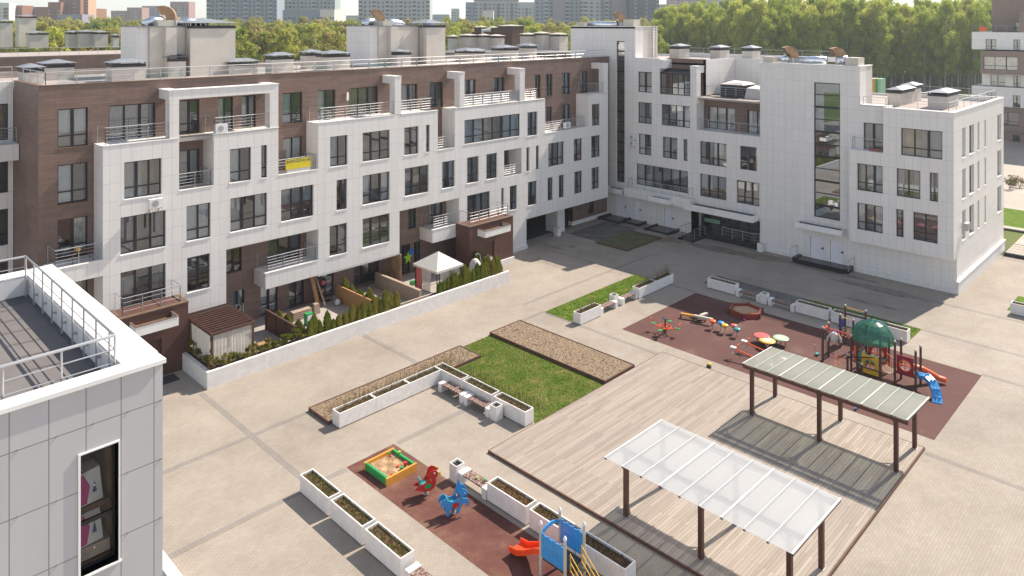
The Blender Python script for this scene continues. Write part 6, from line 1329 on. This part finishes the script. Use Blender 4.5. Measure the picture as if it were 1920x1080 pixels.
T('broad blue-grey tower block behind the first trees', 387, 518, -40, 520, 'far_bluegrey', 17, .03, 'far_loggia')
T('small dark block between the two broad towers', 518, 534, 20, 700, 'far_violet', 2, 0); T('greenish-grey broad tower block second from the left', 533, 628, -35, 560, 'far_green', 13, 0, 'far_loggia'); T('low grey block at the foot of the greenish tower', 530, 600, 19, 500, 'far_bluegrey', 8, 0)
T('white-striped narrow block at the foot of the greenish tower', 600, 629, 18, 480, 'far_white', 5, -.2, 'far_white'); T('long low pale block right of the striped block', 630, 674, 29, 760, 'far_pale', 8, 0)
T('pale grey broad tower block behind the second stair head', 672, 806, -38, 540, 'far_pale', 16, 0, 'far_loggia')
T('low hazy bluish block in the gap right of the pale tower', 806, 842, 27, 900, 'far_bluegrey', 4, 0); T('small stepped pale block in the sky gap', 846, 861, 16, 860, 'far_pale', 3, 0)
T('blue-grey side part of the red-roofed tower', 873, 890, 4, 600, 'far_bluegrey', 3, 0); T('white and dark striped tower with a red roof band', 889, 972, 1, 600, 'far_pale', 10, 0, 'far_pink', roof='far_pink'); T('low pale block before the red-roofed tower', 905, 925, 20, 520, 'far_white', 3, 0)
T('pale pink block right of the red-roofed tower', 970, 1005, 4, 640, 'far_pale', 5, 0, 'far_pink')
T('long blue-grey slab tower, its left section', 1003, 1038, -30, 560, 'far_bluegrey', 4, 0); T('plain lilac-grey stair section of the slab tower', 1037, 1060, -30, 556, 'far_violet', 0, 0); T('long blue-grey slab tower, its middle section', 1059, 1094, -30, 560, 'far_bluegrey', 4, 0); T('pale beige section of the slab tower', 1092, 1126, -30, 556, 'far_pale', 3, 0); T('blue-grey section of the slab tower above the wing', 1124, 1150, -30, 560, 'far_bluegrey', 3, 0); T('lilac-grey section of the slab tower above the wing', 1148, 1182, -30, 556, 'far_violet', 0, 0)
T('dark blue glass tower right of the slab tower', 1181, 1236, -30, 540, 'far_dark', 8, 0, 'far_bluegrey', fill=.8)
T('stepped hazy brick tower left of the forest edge', 1238, 1262, 8, 760, 'far_pink', 3, 0); T('brown and grey tower row rising behind the forest edge', 1256, 1310, -8, 780, 'far_pink', 8, 0); T('grey-violet tower cluster above the forest, left part', 1306, 1352, -10, 820, 'far_violet', 6, 0); T('grey-violet tower cluster above the forest, right part', 1350, 1400, -6, 860, 'far_bluegrey', 6, 0)

# ================================================================== TREES
def crown(seed, H_=22, Rc=3.6, n=1500, birch=True, leaf=.36):
    rnd = random.Random(seed); cl = []
    for i in range(60):
        z = H_ * (rnd.uniform(.22, 1.0) if birch else rnd.uniform(.16, 1.0)); f = 1 - abs((z / H_ - .56) / .52) ** (3.4 if birch else 2.4)
        r_ = Rc * max(.12, f) * rnd.uniform(.2, 1.0); t = rnd.uniform(0, 2 * pi); cl.append((r_ * cos(t), r_ * sin(t), z, rnd.uniform(.7, 1.5)))
    m = MB()
    for i in range(n):
        c = rnd.choice(cl); v = Vector((rnd.gauss(0, 1), rnd.gauss(0, 1), rnd.gauss(0, .9))).normalized() * c[3] * 1.15 * rnd.random() ** .35; p = Vector(c[:3]) + v; s_ = leaf * rnd.uniform(.5, 1.3)
        a_ = Vector((rnd.gauss(0, 1), rnd.gauss(0, 1), rnd.gauss(0, 1))).normalized(); b_ = a_.cross(v if v.length > .01 else Vector((0, 0, 1))).normalized()
        m.add([tuple(p - a_ * s_), tuple(p - b_ * s_ * .7), tuple(p + a_ * s_), tuple(p + b_ * s_ * .7)], [(0, 1, 2, 3)])
    m.g = []
    tr = MB(); tr.tube([(0, 0, -.5), (.1, .05, H_ * .3), (-.1, .1, H_ * .6), (0, 0, H_ * .92)], [.2, .16, .1, .03], 6)
    for i in range(0, 46, 5): c = cl[i]; tr.tube([(0, 0, c[2] * .62), (c[0] * .5, c[1] * .5, c[2] * .85), c[:3]], [.07, .05, .02], 4)
    return m, tr
def tree_proto(seed, birch, **k):
    c, tr = crown(seed, birch=birch, **k); t = thing('birch_tree' if birch else 'broadleaf_tree', '', 'tree')
    tr.build('trunk', 'birch_bark' if birch else 'bark', t); c.build('crown', 'leaf_birch' if birch else 'leaf_mixed', t); return t
BI = [tree_proto(100 + i, True, n=7500, Rc=4.6, leaf=.25) for i in range(5)]; MX = [tree_proto(200 + i, False, H_=18, Rc=5.2, n=5000, leaf=.34) for i in range(5)]
KIDS.update({o.name: list(o.children) for o in BI + MX}); usedt = set()
def plant(protos, x, y, h, s, label, group):
    i = random.randrange(len(protos)); key = (id(protos), i)
    if key not in usedt: o = protos[i]; usedt.add(key)
    else: o = dup(protos[i])
    o.location = (x, y, -.05); o.rotation_euler[2] = random.uniform(0, 6.28); o.scale = (s, s, h); o['label'] = label; o['group'] = group
nf = 0
for rowi, D0 in enumerate((236, 243, 251, 260, 270)):
    pxs = 1236
    while pxs < 1875:
        D = D0 + random.uniform(-3, 3) - (1875 - pxs) * .0 + (30 * max(0, (1420 - pxs)) / 180)
        x, y = far(pxs + random.uniform(-6, 6), D)
        hh = 1.03 * random.uniform(.86, 1.12) * (1 + .03 * rowi) * (1.14 if pxs > 1420 else 1.0 + .14 * (pxs - 1236) / 184)
        plant(BI, x, y, hh, random.uniform(.62, .95), 'tall birch with fresh green leaves in the forest behind the white wing', 'birches of the forest edge'); nf += 1
        pxs += random.uniform(12, 24)
def forest_mass(name, pl, pr, D0, D1, h, n, mat, slope=None, size=1.1):
    m = MB(); rnd = random.Random(int(pl))
    for i in range(n):
        p = rnd.uniform(pl, pr); D = rnd.uniform(D0, D1); x, y = far(p, D); hh = h(p) * rnd.uniform(.45, 1.04)
        z = hh * rnd.uniform(.75, 1) if rnd.random() < .75 else hh * rnd.uniform(.2, .8); s_ = size * rnd.uniform(.5, 1.3)
        a_ = Vector((rnd.gauss(0, 1), rnd.gauss(0, 1), rnd.gauss(0, 1))).normalized(); b_ = a_.cross(Vector((rnd.gauss(0, 1), rnd.gauss(0, 1), rnd.gauss(0, 1)))).normalized(); P = Vector((x, y, z))
        m.add([tuple(P - a_ * s_), tuple(P - b_ * s_), tuple(P + a_ * s_), tuple(P + b_ * s_)], [(0, 1, 2, 3)])
    m.g = []; o = m.build(name, mat, kind='stuff'); return o
forest_mass('forest', 1225, 1900, 276, 330, lambda p: 27 if p > 1420 else 22 + 5 * (p - 1225) / 195, 26000, 'leaf_birch')
# trees between the roofs and the towers, individually
for D0, y0_, y1_, st in ((195, 56, 72, 34), (245, 47, 60, 28), (310, 39, 51, 22), (400, 34, 46, 20)):
    p = 20
    while p < 1240:
        D = D0 + random.uniform(-14, 14) + (30 if p > 1000 else 0); x, y = far(p, D); h_ = ztop(random.uniform(y0_, y1_), D)
        if not (rb2 and 0): plant(MX, x, y, max(.5, h_ / 18), max(.8, random.uniform(.85, 1.15) * h_ / 18), 'yellow-green spring tree beyond the roofs, before the far towers', 'trees beyond the roofs')
        p += random.uniform(.85, 1.25) * st
forest_mass('distant_wood', -40, 1260, 430, 520, lambda p: 20.5, 9000, 'leaf_mixed', size=1.8)
for i, (p, D, h_) in enumerate(((1893, 94, .75), (1912, 95, .9), (1900, 97, .6))): x, y = far(p, D); shrub(['leafless pale bush on the verge right of the end wall', 'low dark bush on the verge at the right edge of the photo', 'small bush behind the pale bush on the verge'][i], x, y, 0, .9, 1.7 * h_, 'twig' if i == 0 else 'leaf_planter', 80 + i, 500, leaf=.07)
hz_ = MB().box(-100, 2600, -300, 2600, -2, 120).build('haze', 'black'); hz_['kind'] = 'stuff'
hm = bpy.data.materials.new('haze_air'); hm.use_nodes = True; hn = hm.node_tree; hn.nodes.remove(hn.nodes['Principled BSDF'])
pv = hn.nodes.new('ShaderNodeVolumePrincipled'); pv.inputs['Color'].default_value = (.80, .86, .92, 1); pv.inputs['Density'].default_value = .00028; pv.inputs['Anisotropy'].default_value = .3
hn.links.new(pv.outputs[0], hn.nodes['Material Output'].inputs['Volume']); hz_.data.materials.clear(); hz_.data.materials.append(hm)
print('TREES', nf)
